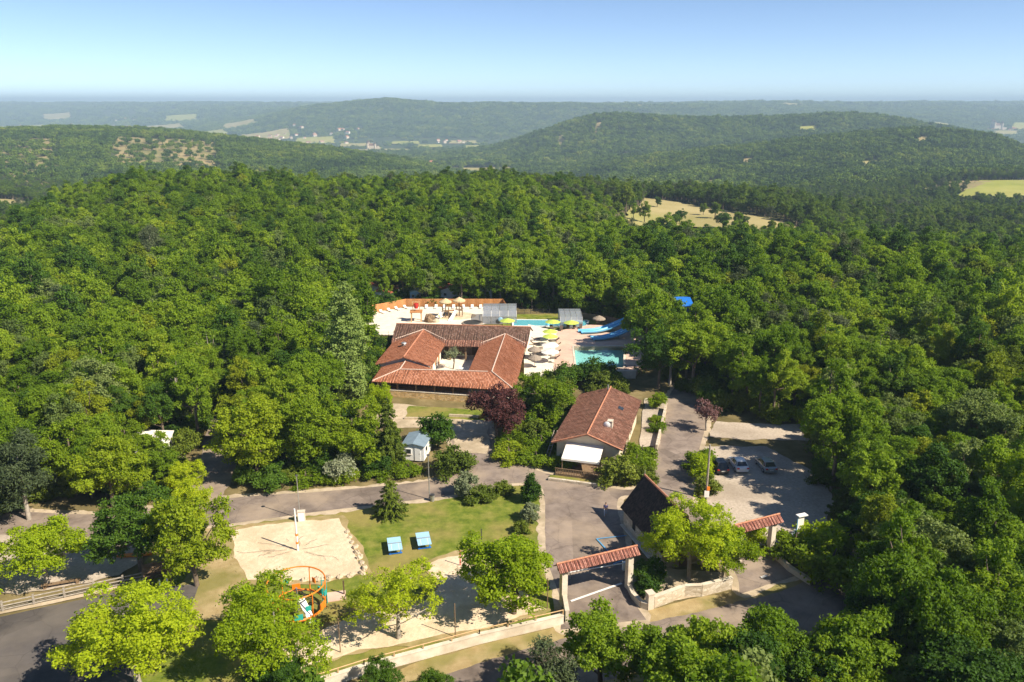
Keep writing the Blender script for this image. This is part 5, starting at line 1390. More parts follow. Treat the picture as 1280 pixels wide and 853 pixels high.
def post_rail(pts, h, label, rails, mat, rad=0.05, ph=2.0, name='rail_fence', z=0):
    o = thing(name, label, 'fence', (pts[0][0], pts[0][1], z)); x0, y0 = pts[0]
    for i in range(len(pts)-1):
        a, b = np.array(pts[i], float)-(x0, y0), np.array(pts[i+1], float)-(x0, y0); L_ = np.hypot(*(b-a)); k = max(1, round(L_/ph))
        pm = MB().box(-rad*1.3, rad*1.3, -rad*1.3, rad*1.3, 0, h+.1).mesh('post', M[mat])
        ang = math.atan2(*(b-a)[::-1])
        rm = MB().tube((0.02, 0, 0), (L_/k-.02, 0, 0), rad, rad, 6).mesh('rail', M[mat])
        for j in range(k+1):
            p = a+(b-a)*j/k
            if j < k or i == len(pts)-2: share('post', pm, o, (p[0], p[1], 0), ang)
            if j < k:
                for q in range(rails): share('rail', rm, o, (p[0], p[1], h*(q+1)/rails-.1), ang)
    return o
post_rail([(-1.6, 182.5), (10.4, 182.6), (17, 180.8)], 1.2, 'dark slender railing behind the long pool', 3, 'darkmetal', 0.03, 1.6)
panel_fence([(16.0, 178.0), (24.0, 172.4), (27.5, 167.8)], 1.5, 'brown timber fence behind the water slides', 'wood', 4)
post_rail([(7.9, 137.4), (22.3, 136.8)], 1.0, 'thin dark guard rail on the wall below the pool', 3, 'darkmetal', 0.025, 1.8, z=1.38)
post_rail([(-60, 64.4), (-50.0, 67.3), (-40.2, 71.7), (-36.5, 73.4)], 1.15, 'long grey timber post and rail fence above the dark asphalt lot', 3, 'palebark', 0.07, 3.0)
post_rail([(-33.5, 163.4), (-24, 163.2)], 1.1, 'light wire railing along the splash area terrace', 2, 'metal', 0.02, 2.4)

# loungers
def lounger(mat, frame, label, group, cat='sun lounger'):
    o = thing('sun_lounger', label, cat, (0, 0, 0), 0, group)
    MB().box(-.33, .33, -.95, .35, .30, .36).build('seat', M[mat], o)
    MB().slab([(-.33, .36, .33), (.33, .36, .33), (.33, .95, .78), (-.33, .95, .78)], .06).build('backrest', M[mat], o)
    for sx in (-.28, .28):
        for sy in (-.8, .3): MB().box(sx-.03, sx+.03, sy-.03, sy+.03, 0, .298).build('leg', M[frame], o)
    return o
def place(proto_, spots, first=True):
    for k, (x, y, a, *z) in enumerate(spots):
        o = proto_ if (k == 0 and first) else copy_tree(proto_)
        o.location = (x, y, z[0] if z else 0.04); o.rotation_euler = (0, 0, R(a))
lw = lounger('white', 'white', 'white sun lounger set against the back run of the larch fence', 'white loungers along the back fence')
place(lw, [(-20.8, 187.3, 2), (-18.5, 187.4, -3), (-16.4, 187.3, 4), (-14.2, 187.4, 0), (-11.8, 187.3, 3), (-9.7, 187.4, -2), (-7.6, 187.3, 1)])
lw2 = lounger('white', 'white', 'white sun lounger set along the slanting run of the larch fence', 'white loungers along the slanting fence')
place(lw2, [(-32.3, 181.0, 38), (-30.7, 182.6, 40), (-29.1, 184.1, 37), (-27.5, 185.6, 40), (-25.6, 187.0, 42)])
lb = lounger('brown_sling', 'darkmetal', 'dark brown sun lounger on the cream terrace beside the restaurant', 'brown loungers on the terrace')
place(lb, [(4.9, 157.6, 100, .89), (4.7, 154.4, 80, .89), (5.2, 151.2, 95, .89), (8.8, 156.8, -80, .89), (8.9, 153.6, -95, .89), (8.6, 148.6, -85, .89), (5.0, 148.0, 88, .89), (8.2, 145.2, -92, .89), (4.4, 145.4, 85, .89)])
lc = lounger('brown_sling', 'darkmetal', 'dark sling lounger between the long pool and the terrace', 'dark loungers by the long pool')
place(lc, [(8.6, 165.6, 10, .9), (10.6, 165.2, -6, .9), (13.6, 166.8, 4, .92), (14.9, 166.6, -8, .92), (12.2, 166.9, 0, .92)])
lt = lounger('wood_orange', 'wood', 'lone timber deck chair by the railing at the terrace corner', None, 'deck chair')
lt.location = (-24.8, 166.5, 0.05); lt.rotation_euler = (0, 0, R(-60))
def parasol(mat, r, h, label, group, drop=.45, n=8, thatch=False):
    o = thing('parasol', label, 'parasol', (0, 0, 0), 0, group)
    MB().cone(0, 0, 0, .12, .35, .35, 10).build('base', M['darkmetal'], o); MB().cone(0, 0, .12, h, .035, .035, 6).build('pole', M['wood' if thatch else 'metal'], o)
    c = MB(); tip = (0, 0, h+.08)
    ring = [(r*math.cos(a), r*math.sin(a), h-drop) for a in np.linspace(0, 2*PI, n, endpoint=False)]
    mid = [(x*.55, y*.55, h-drop*.45+.02) for x, y, _ in ring]
    c.add([tip]+mid+ring, [(0, 1+i, 1+(i+1) % n) for i in range(n)] + [(1+i, 1+n+i, 1+n+(i+1) % n, 1+(i+1) % n) for i in range(n)])
    if thatch:
        low = [(x*1.03, y*1.03, z-.22) for x, y, z in ring]
        c.add(ring+low, [(i, n+i, n+(i+1) % n, (i+1) % n) for i in range(n)])
    cn = c.build('canopy', M[mat], o)
    if not thatch:
        for i in range(n): MB().tube((0, 0, h-.35), (ring[i][0]*.93, ring[i][1]*.93, ring[i][2]+.02), .015, .015, 4).build('rib', M['metal'], o)
    return o
place(parasol('green_canvas', 1.75, 2.5, 'lime green parasol by the long pool', 'lime parasols by the long pool', .5), [(8.9, 167.6, 0, .05), (12.9, 167.0, 20, .05), (-1.0, 168.6, 10, .05)])
place(parasol('green_canvas', 1.6, 2.4, 'lime green parasol shading the brown loungers', 'lime parasols on the lounging terrace', .5), [(7.8, 157.4, 0, .88), (7.7, 153.8, 10, .88)])
place(parasol('canvas', 1.75, 2.5, 'white parasol shading the brown loungers', 'white parasols on the lounging terrace', .45), [(7.4, 147.4, 0, .88), (7.2, 143.2, 15, .84)])
place(parasol('straw_grey', 1.3, 2.4, 'grey thatched parasol beside the restaurant corner', 'thatched parasols by the restaurant', .6, 12, True), [(4.3, 145.6, 0, .84), (4.2, 140.4, 0, .84)])
p1 = parasol('straw_grey', 1.4, 2.5, 'grey thatched parasol in front of the brown timber fence', None, .6, 12, True); p1.location = (19.4, 171.2, .03)

# play tower with straw tops
pt = thing('play_tower', 'wooden play tower with two straw umbrellas and a white slide in the splash area', 'play tower', (-13.8, 179.2, 0.05))
for cx, cyy in ((-1.6, -.4), (1.5, .8)):
    pst = MB().cone(cx, cyy, 0, 4.4, .12, .1, 8).build('pole', M['wood'], pt)
    st = MB(); nn = 14
    ring = [(cx+1.45*math.cos(a), cyy+1.45*math.sin(a), 3.85) for a in np.linspace(0, 2*PI, nn, endpoint=False)]
    st.add([(cx, cyy, 4.65)]+ring+[(x, y, z-.25) for x, y, z in ring], [(0, 1+i, 1+(i+1) % nn) for i in range(nn)]+[(1+i, 1+nn+i, 1+nn+(i+1) % nn, 1+(i+1) % nn) for i in range(nn)])
    st.build('straw_top', M['straw'], pt)
    MB().box(cx-.75, cx+.75, cyy-.75, cyy+.75, 1.5, 1.62).build('platform', M['wood'], pt)
    for ax in (-.7, .7):
        for ay in (-.7, .7): MB().box(cx+ax-.07, cx+ax+.07, cyy+ay-.07, cyy+ay+.07, 0, 2.5).build('post', M['wood'], pt)
MB().slab([(-.9, -.2, 1.55), (-.9, .7, 1.55), (.8, 1.1, 1.55), (.8, .2, 1.55)], .1).build('bridge', M['wood_orange'], pt)
for k, (sx, sy, ex, ey) in enumerate([(-2.2, -.8, -3.4, -4.2), (1.0, .2, -.4, -3.8)]):
    sl = MB(); prev = None
    P = [(sx+(ex-sx)*t, sy+(ey-sy)*t, 1.6*(1-t)**1.3+.1) for t in np.linspace(0, 1, 7)]
    d = Vector((ex-sx, ey-sy, 0)).normalized(); nrm = Vector((-d.y, d.x, 0))
    rings = []
    for p in P:
        p = Vector(p); rings.append([p-nrm*.38+Vector((0, 0, .28)), p-nrm*.30, p+nrm*.30, p+nrm*.38+Vector((0, 0, .28)), p+nrm*.33-Vector((0, 0, .06)), p-nrm*.33-Vector((0, 0, .06))])
    sl.loft(rings); sl.build('slide', M['white'], pt)
bt = thing('bucket_tower', 'square timber splash frame with a red tipping bucket', 'water toy', (-21.8, 175.4, 0.05), R(4))
for ax in (-1.1, 1.1):
    for ay in (-.9, .9): MB().box(ax-.11, ax+.11, ay-.11, ay+.11, 0, 2.3).build('post', M['wood_light'], bt)
MB().box(-1.4, 1.4, -1.2, 1.2, 2.3, 2.5).build('roof', M['wood_orange'], bt)
for ax in (-.75, .75): MB().box(ax-.08, ax+.08, .3, .46, 2.5, 4.6).build('mast', M['wood_light'], bt)
MB().box(-.85, .85, .32, .44, 4.42, 4.56).build('crossbar', M['wood_light'], bt)
MB().cone(0, .38, 3.0, 4.1, .42, .58, 10).build('bucket', M['red'], bt)
rk = thing('splash_rock', 'brown artificial rock beside the timber splash frame', 'rock', (-18.6, 174.8, 0)); MB().ball((0, 0, .5), 1.2, 10, (1.1, .8, 1.2), .5, 3).build('boulder', M['wood'], rk); MB().ball((1.3, -.4, .3), .7, 8, (1.1, .8, 1), .5, 4).build('boulder', M['boulder'], rk)
fl_ = thing('water_flower', 'white and yellow flower shaped water toy in the splash area', 'water toy', (-16.6, 175.6, 0.05))
MB().cone(0, 0, 0, 1.1, .08, .08, 8).build('stem', M['white'], fl_); MB().ball((0, 0, 1.2), .32, 10, (1, 1, .5)).build('centre', M['yellow'], fl_)
for k in range(6):
    a = k*PI/3; MB().ball((.6*math.cos(a), .6*math.sin(a), 1.12), .34, 8, (1, 1, .35)).build('petal', M['white'], fl_)
kp = thing('spa_pool', 'dark round covered spa pool in front of the wide shelter', 'spa', (-9.0, 173.4, 0.03)); MB().cone(0, 0, 0, .35, 2.4, 2.3, 24).build('rim', M['straw_grey'], kp); MB().cone(0, 0, .353, .40, 2.0, 1.95, 24).build('cover', M['darkmetal'], kp)

# water slides
def trough(o, pts, w, dep, mat, name='chute', n=10):
    pts = smooth_line(pts, 8); rings = []
    for i, p in enumerate(pts):
        p = Vector(p); d = Vector(pts[min(i+1, len(pts)-1)])-Vector(pts[max(i-1, 0)]); d.z = 0; d.normalize(); nr = Vector((-d.y, d.x, 0))
        out = [p + nr*(w/2*math.cos(PI*(1+j/n))) + Vector((0, 0, dep+dep*math.sin(PI*(1+j/n)))) for j in range(n+1)]
        inn = [p + nr*((w/2-.09)*math.cos(PI*(2-j/n))) + Vector((0, 0, dep+(dep-.09)*math.sin(PI*(2-j/n)))) for j in range(n+1)]
        rings.append(out+inn)
    m = MB(); m.loft(rings); m.smooth = False
    return m.build(name, M[mat], o)
ws = thing('water_slide', 'pair of pale blue water slide lanes running out beside the big pool', 'water slide', (0, 0, 0))
trough(ws, [(14.2, 163.4, 1.0), (17.5, 163.9, 1.05), (20.6, 165.0, 1.5), (24.5, 166.8, 2.6), (29, 168.4, 3.7), (34, 168.5, 4.8)], 1.3, .5, 'blue')
trough(ws, [(14.8, 162.2, 1.0), (18.0, 162.7, 1.05), (21.0, 163.8, 1.5), (24.9, 165.6, 2.6), (29.4, 167.0, 3.7), (34, 167.0, 4.8)], 1.3, .5, 'blue')
for x, y, z in ((21, 164.5, 1.5), (25, 166.3, 2.7), (29.4, 167.6, 3.7)): MB().cone(x, y, .9, z, .12, .12, 8).build('support', M['metal'], ws)
ws2 = thing('water_slide', 'wide short pale blue slide ending at the pink terrace', 'water slide', (0, 0, 0))
trough(ws2, [(16.4, 158.2, 1.0), (19, 158.8, 1.05), (22, 159.8, 1.6), (25.5, 161.2, 2.8), (30, 162.6, 3.8), (34, 163, 4.8)], 1.2, .5, 'blue')
trough(ws2, [(16.8, 157.1, 1.0), (19.4, 157.7, 1.05), (22.4, 158.7, 1.6), (25.9, 160.1, 2.8), (30.2, 161.4, 3.8), (34, 161.8, 4.8)], 1.2, .5, 'blue')
for x, y, z in ((22.2, 159.3, 1.6), (25.7, 160.7, 2.8), (30, 162, 3.8)): MB().cone(x, y, .9, z, .12, .12, 8).build('support', M['metal'], ws2)
sw = thing('slide_tower', 'tall blue slide launch tower standing in the trees', 'slide tower', (35.6, 165.2, 0))
for ax in (-1.8, 1.8):
    for ay in (-3.6, 3.6): MB().box(ax-.15, ax+.15, ay-.15, ay+.15, 0, 7.4).build('column', M['metal'], sw)
MB().box(-2.1, 2.1, -4.0, 4.0, 4.6, 4.8).build('platform', M['metal'], sw)
for ay in (-4.0, 3.9): MB().box(-2.1, 2.1, ay, ay+.1, 4.8, 6.8).build('side_panel', M['blue_deep'], sw)
MB().slab([(-2.4, -4.3, 7.3), (2.4, -4.3, 7.3), (2.4, 0, 8.2), (-2.4, 0, 8.2)], .1).build('roof_slope', M['blue_deep'], sw); MB().slab([(2.4, 4.3, 7.3), (-2.4, 4.3, 7.3), (-2.4, 0, 8.2), (2.4, 0, 8.2)], .1).build('roof_slope', M['blue_deep'], sw)
tb = thing('tube_slide', 'bright blue enclosed slide tube curling down from the tower', 'water slide', (0, 0, 0))
pts = smooth_line([(33.5, 166.4, 5.6), (30.5, 168.2, 5.0), (27.6, 169.0, 4.2), (26.4, 167.4, 3.4)], 6)
MB().path(pts, .75, 10).build('tube', M['blue'], tb)
# ------------------------------------------------------------------ cars
def car(label, paint, x, y, rz, L_=4.25, wd=1.78, hgt=1.47, estate=False):
    o = thing('parked_car', label, 'car', (x, y, 0.05), rz, 'cars parked on the gravel')
    hw = wd/2; F = L_/2
    m = MB(); rings = []
    for yy, k, zt, zb in [(-F, .80, .74, .36), (-F+.10, .93, .92, .26), (-F+.35, .99, .96, .20), (-F+1.0, 1, .95, .18), (0, 1, .93, .18), (F-1.35, 1, .92, .18), (F-.55, .97, .82, .20), (F-.15, .88, .68, .26), (F, .74, .56, .34)]:
        w = hw*k
        rings.append([(-w*.9, yy, zb), (-w, yy, zb+.16), (-w, yy, zt-.16), (-w*.93, yy, zt), (w*.93, yy, zt), (w, yy, zt-.16), (w, yy, zb+.16), (w*.9, yy, zb)])
    m.loft([r_[::-1] for r_ in rings]); m.smooth = False
    body = m.build('body', paint, o, bevel=.03)
    c = MB(); rb = -F+(.22 if estate else .45)
    base = [(rb, .80), (-F+.9, .86), (.25, .86), (F-1.25, .80)]
    top = [(rb+.42, .60), (-F+1.15, .64), (.05, .64), (F-1.95, .58)]
    ringB = [(-w*hw/.9, yy, .935) for yy, w in base] + [(w*hw/.9, yy, .935) for yy, w in base[::-1]]
    ringT = [(-w*hw/.9, yy, hgt-.05) for yy, w in top] + [(w*hw/.9, yy, hgt-.05) for yy, w in top[::-1]]
    c.loft([ringB, ringT]); c.build('windows', M['glass'], o)
    r_ = MB(); rt = [(x_*1.01, y_, hgt-.048) for x_, y_, _ in ringT]; rt2 = [(x_*.92, y_*.94-.02, hgt) for x_, y_, _ in ringT]
    r_.loft([rt, rt2]); r_.build('roof', paint, o)
    for i in (0, 1, 2, 3, 4, 5, 6, 7):
        a, b = Vector(ringB[i]), Vector(ringT[i]); MB().tube(a*1.004, b*1.004, .045, .04, 5).build('pillar', paint, o)
    wt = MB(); wt.tube((-.11, 0, 0), (.11, 0, 0), .32, .32, 16); wme = wt.mesh('wheel', M['tyre']); rim = MB(); rim.tube((-.115, 0, 0), (.115, 0, 0), .2, .2, 12); rme = rim.mesh('rim', M['metal'])
    for sx in (-1, 1):
        for yy in (-F+.82, F-.85):
            w_ = share('wheel', wme, o, (sx*(hw-.1), yy, .32)); share('rim', rme, w_)
        MB().obox(sx*hw*.74, -F+.03, .80, .30, .12, .17).build('tail_light', M['red'], o)
        MB().obox(sx*hw*.66, F-.10, .60, .32, .12, .13).build('headlight', M['white'], o)
        MB().obox(sx*(hw+.06), .55, 1.0, .16, .1, .12).build('mirror', paint, o)
    MB().box(-.26, .26, -F-.014, -F+.02, .56, .67).build('number_plate', M['white'], o)
    MB().box(-hw*.75, hw*.75, -F-.03, -F+.1, .33, .45).build('bumper', M['darkmetal'] if estate else paint, o)
    return o
def car_paint(name, c, metal=.3):
    m, t, out = newmat(name)
    p = N(t, 'ShaderNodeBsdfPrincipled', Roughness=.28, Metallic=metal); p.inputs['Base Color'].default_value = (*c, 1); p.inputs['Coat Weight'].default_value = .6; p.inputs['Coat Roughness'].default_value = .06
    n_ = noise(t, coords(t), 1.2, 5); q = ramp(t, n_, [(.4, (.25,)*3), (.7, (.4,)*3)]); t.links.new(q, p.inputs['Roughness'])
    t.links.new(p.outputs[0], out.inputs[0]); return m
car('dark grey estate car with red tail lights parked beside the hedge', car_paint('dark_car_paint', (.045, .045, .05)), 28.2, 99.2, R(3), 4.3, 1.78, 1.55, True)
car('white hatchback parked between two other cars', car_paint('white_car_paint', (.70, .74, .78), 0), 31.0, 99.6, R(2))
car('silver grey hatchback parked nearest the dark trees', car_paint('silver_car_paint', (.34, .37, .38), .5), 34.7, 99.4, R(4))
car('white van roof showing behind the shrubs and the blue banner', car_paint('van_paint', (.74, .76, .78), 0), 34.2, 80.2, R(60), 4.6, 1.85, 1.9, True)

# ------------------------------------------------------------------ person
def skinned(name, nodes, edges, mat, parent, sub=2):
    me = bpy.data.meshes.new(name); me.from_pydata([n[:3] for n in nodes], edges, []); me.materials.append(mat)
    o = bpy.data.objects.new(name, me); put(o, parent)
    sk = o.modifiers.new('skin', 'SKIN'); sk.use_smooth_shade = True
    if not me.skin_vertices: me.skin_vertices.new()
    for i, n in enumerate(nodes):
        d = me.skin_vertices[0].data[i]; d.radius = (n[3], n[4] if len(n) > 4 else n[3]); d.use_root = (i == 0)
    s_ = o.modifiers.new('sub', 'SUBSURF'); s_.levels = s_.render_levels = sub
    return o
pe = thing('person', 'person in navy top and pale trousers walking across the drive by the gatehouse', 'person', (11.3, 86.2, 0.05), R(170))
nodes = [(0, 0, .95, .15, .11), (0, 0, 1.15, .14, .10), (0, 0, 1.38, .17, .11), (0, .01, 1.5, .06), (0, .02, 1.58, .075, .09), (0, .02, 1.68, .085, .10), (0, .01, 1.75, .05),
         (-.19, 0, 1.40, .06), (-.24, .05, 1.15, .048), (-.23, .18, .95, .038), (-.22, .24, .87, .035), (.19, 0, 1.40, .06), (.25, -.06, 1.15, .048), (.25, -.1, .92, .038), (.24, -.1, .83, .035),
         (-.10, 0, .86, .10), (-.10, -.12, .50, .075), (-.10, -.32, .12, .05), (-.10, -.22, .04, .045), (.10, 0, .86, .10), (.10, .16, .50, .075), (.10, .2, .10, .05), (.10, .32, .04, .045)]
edges = [(0, 1), (1, 2), (2, 3), (3, 4), (4, 5), (5, 6), (2, 7), (7, 8), (8, 9), (9, 10), (2, 11), (11, 12), (12, 13), (13, 14), (0, 15), (15, 16), (16, 17), (17, 18), (0, 19), (19, 20), (20, 21), (21, 22)]
body = skinned('body', nodes, edges, M['skin'], pe)
skinned('shirt', [(0, 0, .98, .175, .135), (0, 0, 1.16, .165, .125), (0, 0, 1.38, .195, .135), (0, .01, 1.46, .09), (-.19, 0, 1.40, .085), (-.23, .03, 1.2, .07), (.19, 0, 1.40, .085), (.24, -.04, 1.2, .07)], [(0, 1), (1, 2), (2, 3), (2, 4), (4, 5), (2, 6), (6, 7)], M['shirt'], pe)
skinned('trousers', [(0, 0, .97, .165, .125), (-.10, 0, .86, .118), (-.10, -.12, .50, .095), (-.10, -.3, .14, .075), (.10, 0, .86, .118), (.10, .16, .50, .095), (.10, .2, .13, .075)], [(0, 1), (1, 2), (2, 3), (0, 4), (4, 5), (5, 6)], M['trousers'], pe)
MB().ball((0, -.005, 1.715), .105, 10, (.95, 1.05, .8)).build('hair', M['hair'], pe)

# ------------------------------------------------------------------ playground and lawn
def tt(label, x, y, rz):
    o = thing('table_tennis_table', label, 'table tennis table', (x, y, 0.05), rz)
    for s in (-1, 1):
        MB().box(-.76, .76, min(s*.012, s*1.37), max(s*.012, s*1.37), .72, .78).build('table_top', M['tt_blue'], o)
        MB().box(-.62, -.5, s*.9-.06, s*.9+.06, 0, .718).build('leg', M['blue_deep'], o); MB().box(.5, .62, s*.9-.06, s*.9+.06, 0, .718).build('leg', M['blue_deep'], o)
    MB().box(-.80, .80, -.006, .006, .79, .90).build('net', M['metal'], o)
    for s in (-1, 1): MB().box(-.02+s*.4, .02+s*.4, -1.36, -.02, .782, .786).build('stripe', M['white'], o)
    MB().box(-.74, .74, -.98, -.82, .05, .14).build('foot', M['blue_deep'], o); MB().box(-.74, .74, .82, .98, .05, .14).build('foot', M['blue_deep'], o)
    return o
tt('pale blue table tennis table on the lawn beside the sand court', -13.1, 78.6, R(13)); tt('pale blue table tennis table farther from the sand court', -10.0, 79.7, R(13))
vp = thing('volleyball_post', 'tall white post with orange bands standing in the sand court', 'post', (-23.9, 78.4, 0.05))
MB().cone(0, 0, 0, 5.2, .11, .09, 10).build('pole', M['white'], vp)
for z in (.9, 1.9): MB().cone(0, 0, z, z+.22, .16, .16, 10).build('band', M['orange'], vp)
rn = thing('rope_net', 'thin dark lines spread on the sand around the white post', 'rope net', (-23.9, 78.4, 0))  # thin dark lines spread over the sand around the post
gr = np.random.default_rng(8)
for k in range(13):
    a = gr.random()*6.28; r0_, r1_ = .4+2.2*gr.random(), 2.5+3.0*gr.random()
    P_ = [((r0_+(r1_-r0_)*q)*1.25*math.cos(a+.25*q*(gr.random()-.3)), (r0_+(r1_-r0_)*q)*.8*math.sin(a+.25*q*(gr.random()-.3)), .19) for q in np.linspace(0, 1, 6)]
    MB().path([tuple(p) for p in smooth_line(P_, 3)], .012, 4).build('rope', M['darkmetal'], rn)  # each dark line is a thin tube just above the sand
def lamp(x, y, h, label, head=True, mat='metal'):
    o = thing('lamp_post', label, 'lamp post', (x, y, 0.02))
    MB().cone(0, 0, 0, .3, .14, .12, 8).build('base', M[mat], o); MB().cone(0, 0, .3, h, .07, .045, 8).build('pole', M[mat], o)
    hd = MB().cone(0, 0, h, h+.12, .12, .2, 10).build('lantern', M['metal'], o); MB().cone(0, 0, h+.12, h+.2, .24, .1, 10).build('lantern_cap', M['darkmetal'], hd)
    return o
lamp(-25.5, 85.6, 5.6, 'slim lamp post beside the white utility box on the road verge'); lamp(-10.4, 90.4, 6.0, 'slim lamp post in front of the small white cabin')
ub = thing('utility_box', 'small white utility box on the road verge beside a lamp post', 'box', (-25.1, 84.9, 0.03), R(8))
MB().box(-.42, .42, -.22, .22, 0, 1.35).build('cabinet', M['coping'], ub); MB().box(-.47, .47, -.27, .27, 1.353, 1.42).build('lid', M['coping'], ub); MB().box(-.36, .36, -.235, -.223, .12, 1.25).build('door', M['white'], ub)
bn = thing('litter_bin', 'small dark litter bin at the foot of the lamp post', 'bin', (-10.0, 90.0, .03)); MB().cone(0, 0, 0, .8, .25, .3, 10).build('drum', M['metal'], bn); MB().cone(0, 0, .8, .92, .32, .3, 10).build('rim', M['darkmetal'], bn)
up = thing('utility_pole', 'tall grey wooden pole with a small orange box beside the gravel car park', 'pole', (24.5, 90.6, .03))
MB().cone(0, 0, 0, 7.4, .15, .11, 8).build('pole', M['palebark'], up); MB().box(-.3, .3, -.24, -.14, .3, 1.2).build('cabinet', M['white'], up)
MB().box(-.02, .34, -.26, -.12, 1.25, 1.75).build('signal_box', M['orange'], up)
# climbing frame
cf = thing('climbing_frame', 'round orange and teal climbing frame with rope net behind the yellow green tree', 'climbing frame', (-21.0, 67.3, .03))
def ringm(r, z, t, n=28): return MB().path([(r*math.cos(a), r*math.sin(a), z) for a in np.linspace(0, 2*PI, n, endpoint=False)], t, 6, True)
ringm(2.8, 3.3, .07).build('top_ring', M['orange'], cf); ringm(2.6, .75, .12).build('lower_ring', M['orange'], cf)
for k in range(6):
    a = k*PI/3+.3; x_, y_ = math.cos(a), math.sin(a)
    MB().tube((2.6*x_, 2.6*y_, 0), (2.8*x_, 2.8*y_, 3.3), .06).build('post', M['orange'], cf)
    b_ = a+PI/6
    MB().obox(2.65*math.cos(b_), 2.65*math.sin(b_), 1.15, .12, .8, .55, b_).build('climbing_plate', M['orange' if k % 2 else 'teal'], cf)
    MB().obox(2.72*math.cos(b_+.35), 2.72*math.sin(b_+.35), 1.9, .1, .5, .5, b_).build('climbing_plate', M['teal' if k % 3 else 'orange'], cf)
    MB().tube((0, 0, 2.6), (2.6*math.cos(b_), 2.6*math.sin(b_), .8), .03, .03, 4).build('rope', M['darkmetal'], cf)
    for z_, q in ((1.4, 1.75), (2.0, .9)):
        MB().tube((q*math.cos(b_), q*math.sin(b_), z_), (q*math.cos(b_+PI/3), q*math.sin(b_+PI/3), z_), .025, .025, 4).build('rope', M['darkmetal'], cf)
MB().cone(0, 0, 0, 2.7, .09, .09, 8).build('mast', M['metal'], cf)
sd_ = MB().slab([(.3, -.9, 2.0), (.9, -.6, 2.0), (2.2, -1.9, .3), (1.7, -2.3, .3)], .06); sd_.build('slide', M['metal'], cf)
for dx in (0, .45): MB().tube((2.1+dx, 1.4, 0), (2.1+dx, 1.4, 3.0), .05).build('ladder_rail', M['teal'], cf)
for z_ in (.6, 1.1, 1.6, 2.1, 2.6): MB().tube((2.1, 1.4, z_), (2.55, 1.4, z_), .035, .035, 5).build('rung', M['teal'], cf)
iw = thing('target_board', 'square paved pad with a dark post beside the climbing frame', 'play pad', (-17.8, 69.8, .03), R(14))
MB().box(-.95, .95, -.8, .8, 0, .08).build('pad', M['deck_pink'], iw); MB().box(.72, .86, .1, .24, .08, 1.6).build('post', M['wood_dark'], iw)
# posts of the second court
def pole(x, y, h, mat, label, r=.045):
    o = thing('court_post', label, 'post', (x, y, .03)); MB().cone(0, 0, 0, h, r, r*.9, 8).build('pole', M[mat], o); MB().cone(0, 0, h, h+.05, r*1.3, r*1.1, 8).build('cap', M[mat], o)
pole(-5.6, 75.4, 1.8, 'red', 'short red post in the boules court', .06); pole(-3.4, 78.4, 2.7, 'darkmetal', 'black post at the lawn edge of the boules court', .06)
pole(-5.3, 63.4, 3.6, 'wood', 'slim grey post by the front wall beside the young ash', .05); pole(-15.6, 61.2, 3.6, 'wood', 'slim grey post by the front wall near the climbing frame', .05)
pole(3.5, 67.8, 3.4, 'wood', 'slim post inside the wall beside the entrance gate', .05)
gb = np.random.default_rng(2)
bm_ = [MB().ball((0, 0, .22), .55, 8, (1, .8, .75), .45, k).mesh('boulder', M['boulder']) for k in range(4)]
for k, (x, y) in enumerate([(-19.2, 82.4), (-18.6, 81.2), (-18.2, 80.0), (-17.6, 79.0), (-17.2, 77.9), (-16.7, 76.9), (-16.3, 75.8), (-15.8, 74.8), (-15.9, 73.9), (-17.0, 73.5), (-18.1, 73.2), (-19.2, 72.9), (-20.4, 72.7), (-21.7, 72.6), (-23.2, 72.7), (-24.8, 72.7)]):
    o = bpy.data.objects.new('boulder', bm_[k % 4]); o.location = (x, y, 0.0); s = .65+.4*gb.random(); o.scale = (s, s*.85, s*(.6+.3*gb.random())); o.rotation_euler = (0, 0, gb.random()*6)
    put(o, None, 'rough limestone boulder edging the raked sand court', 'boulder', 'boulders edging the sand court')
# banner, bench, pergola, benches
bl = thing('banner_flag', 'tall blue and white banner sign among the shrubs by the exit gate', 'banner', (31.6, 78.6, .03), R(20))
MB().cone(0, 0, 0, 4.2, .05, .04, 8).build('pole', M['blue'], bl); MB().box(.05, .85, -.02, .02, 1.9, 4.1).build('cloth', M['canvas'], bl); MB().box(-.1, 1.1, -.3, .3, 4.2, 4.3).build('top_plate', M['white'], bl); MB().box(.5, .95, .03, .07, 1.0, 3.4).build('board', M['wood'], bl)
pb = thing('park_bench', 'long low timber bench on the verge behind the rail fence', 'bench', (-46.6, 71.6, .03), R(20))
MB().box(-1.8, 1.8, -.22, .22, .42, .5).build('seat', M['wood'], pb)
for s in (-1.5, 1.5): MB().box(s-.12, s+.12, -.2, .2, 0, .418).build('leg', M['wood'], pb)
pg = thing('bin_shelter', 'dark slatted timber shelter under the dark green tree at the end of the rail fence', 'shelter', (-36.8, 72.2, .03), R(24))
for ax in (-1.2, 1.2):
    for ay in (-.8, .8): MB().box(ax-.07, ax+.07, ay-.07, ay+.07, 0, 1.9).build('post', M['wood'], pg)
for k in range(7): MB().box(-1.4, 1.4, -.95+k*.29, -.85+k*.29, 1.9, 2.0).build('slat', M['wood'], pg)
for k in range(5): MB().box(-1.2, 1.2, .72, .76, .2+k*.32, .44+k*.32).build('back_board', M['wood_dark'], pg)
for k, (x, y) in enumerate([(-36.2, 71.2), (-35.6, 71.6)]):
    o = thing('white_bollard', 'short white bollard beside the slatted shelter', 'bollard', (x, y, .03), 0, 'white bollards'); MB().cone(0, 0, 0, 1.0, .07, .07, 8).build('shaft', M['white'], o); MB().cone(0, 0, 1.0, 1.06, .08, .03, 8).build('cap', M['white'], o)
cn = thing('canoe', 'orange canoe lying on the gravel behind the rail fence', 'canoe', (-41.6, 77.2, .05), R(8))
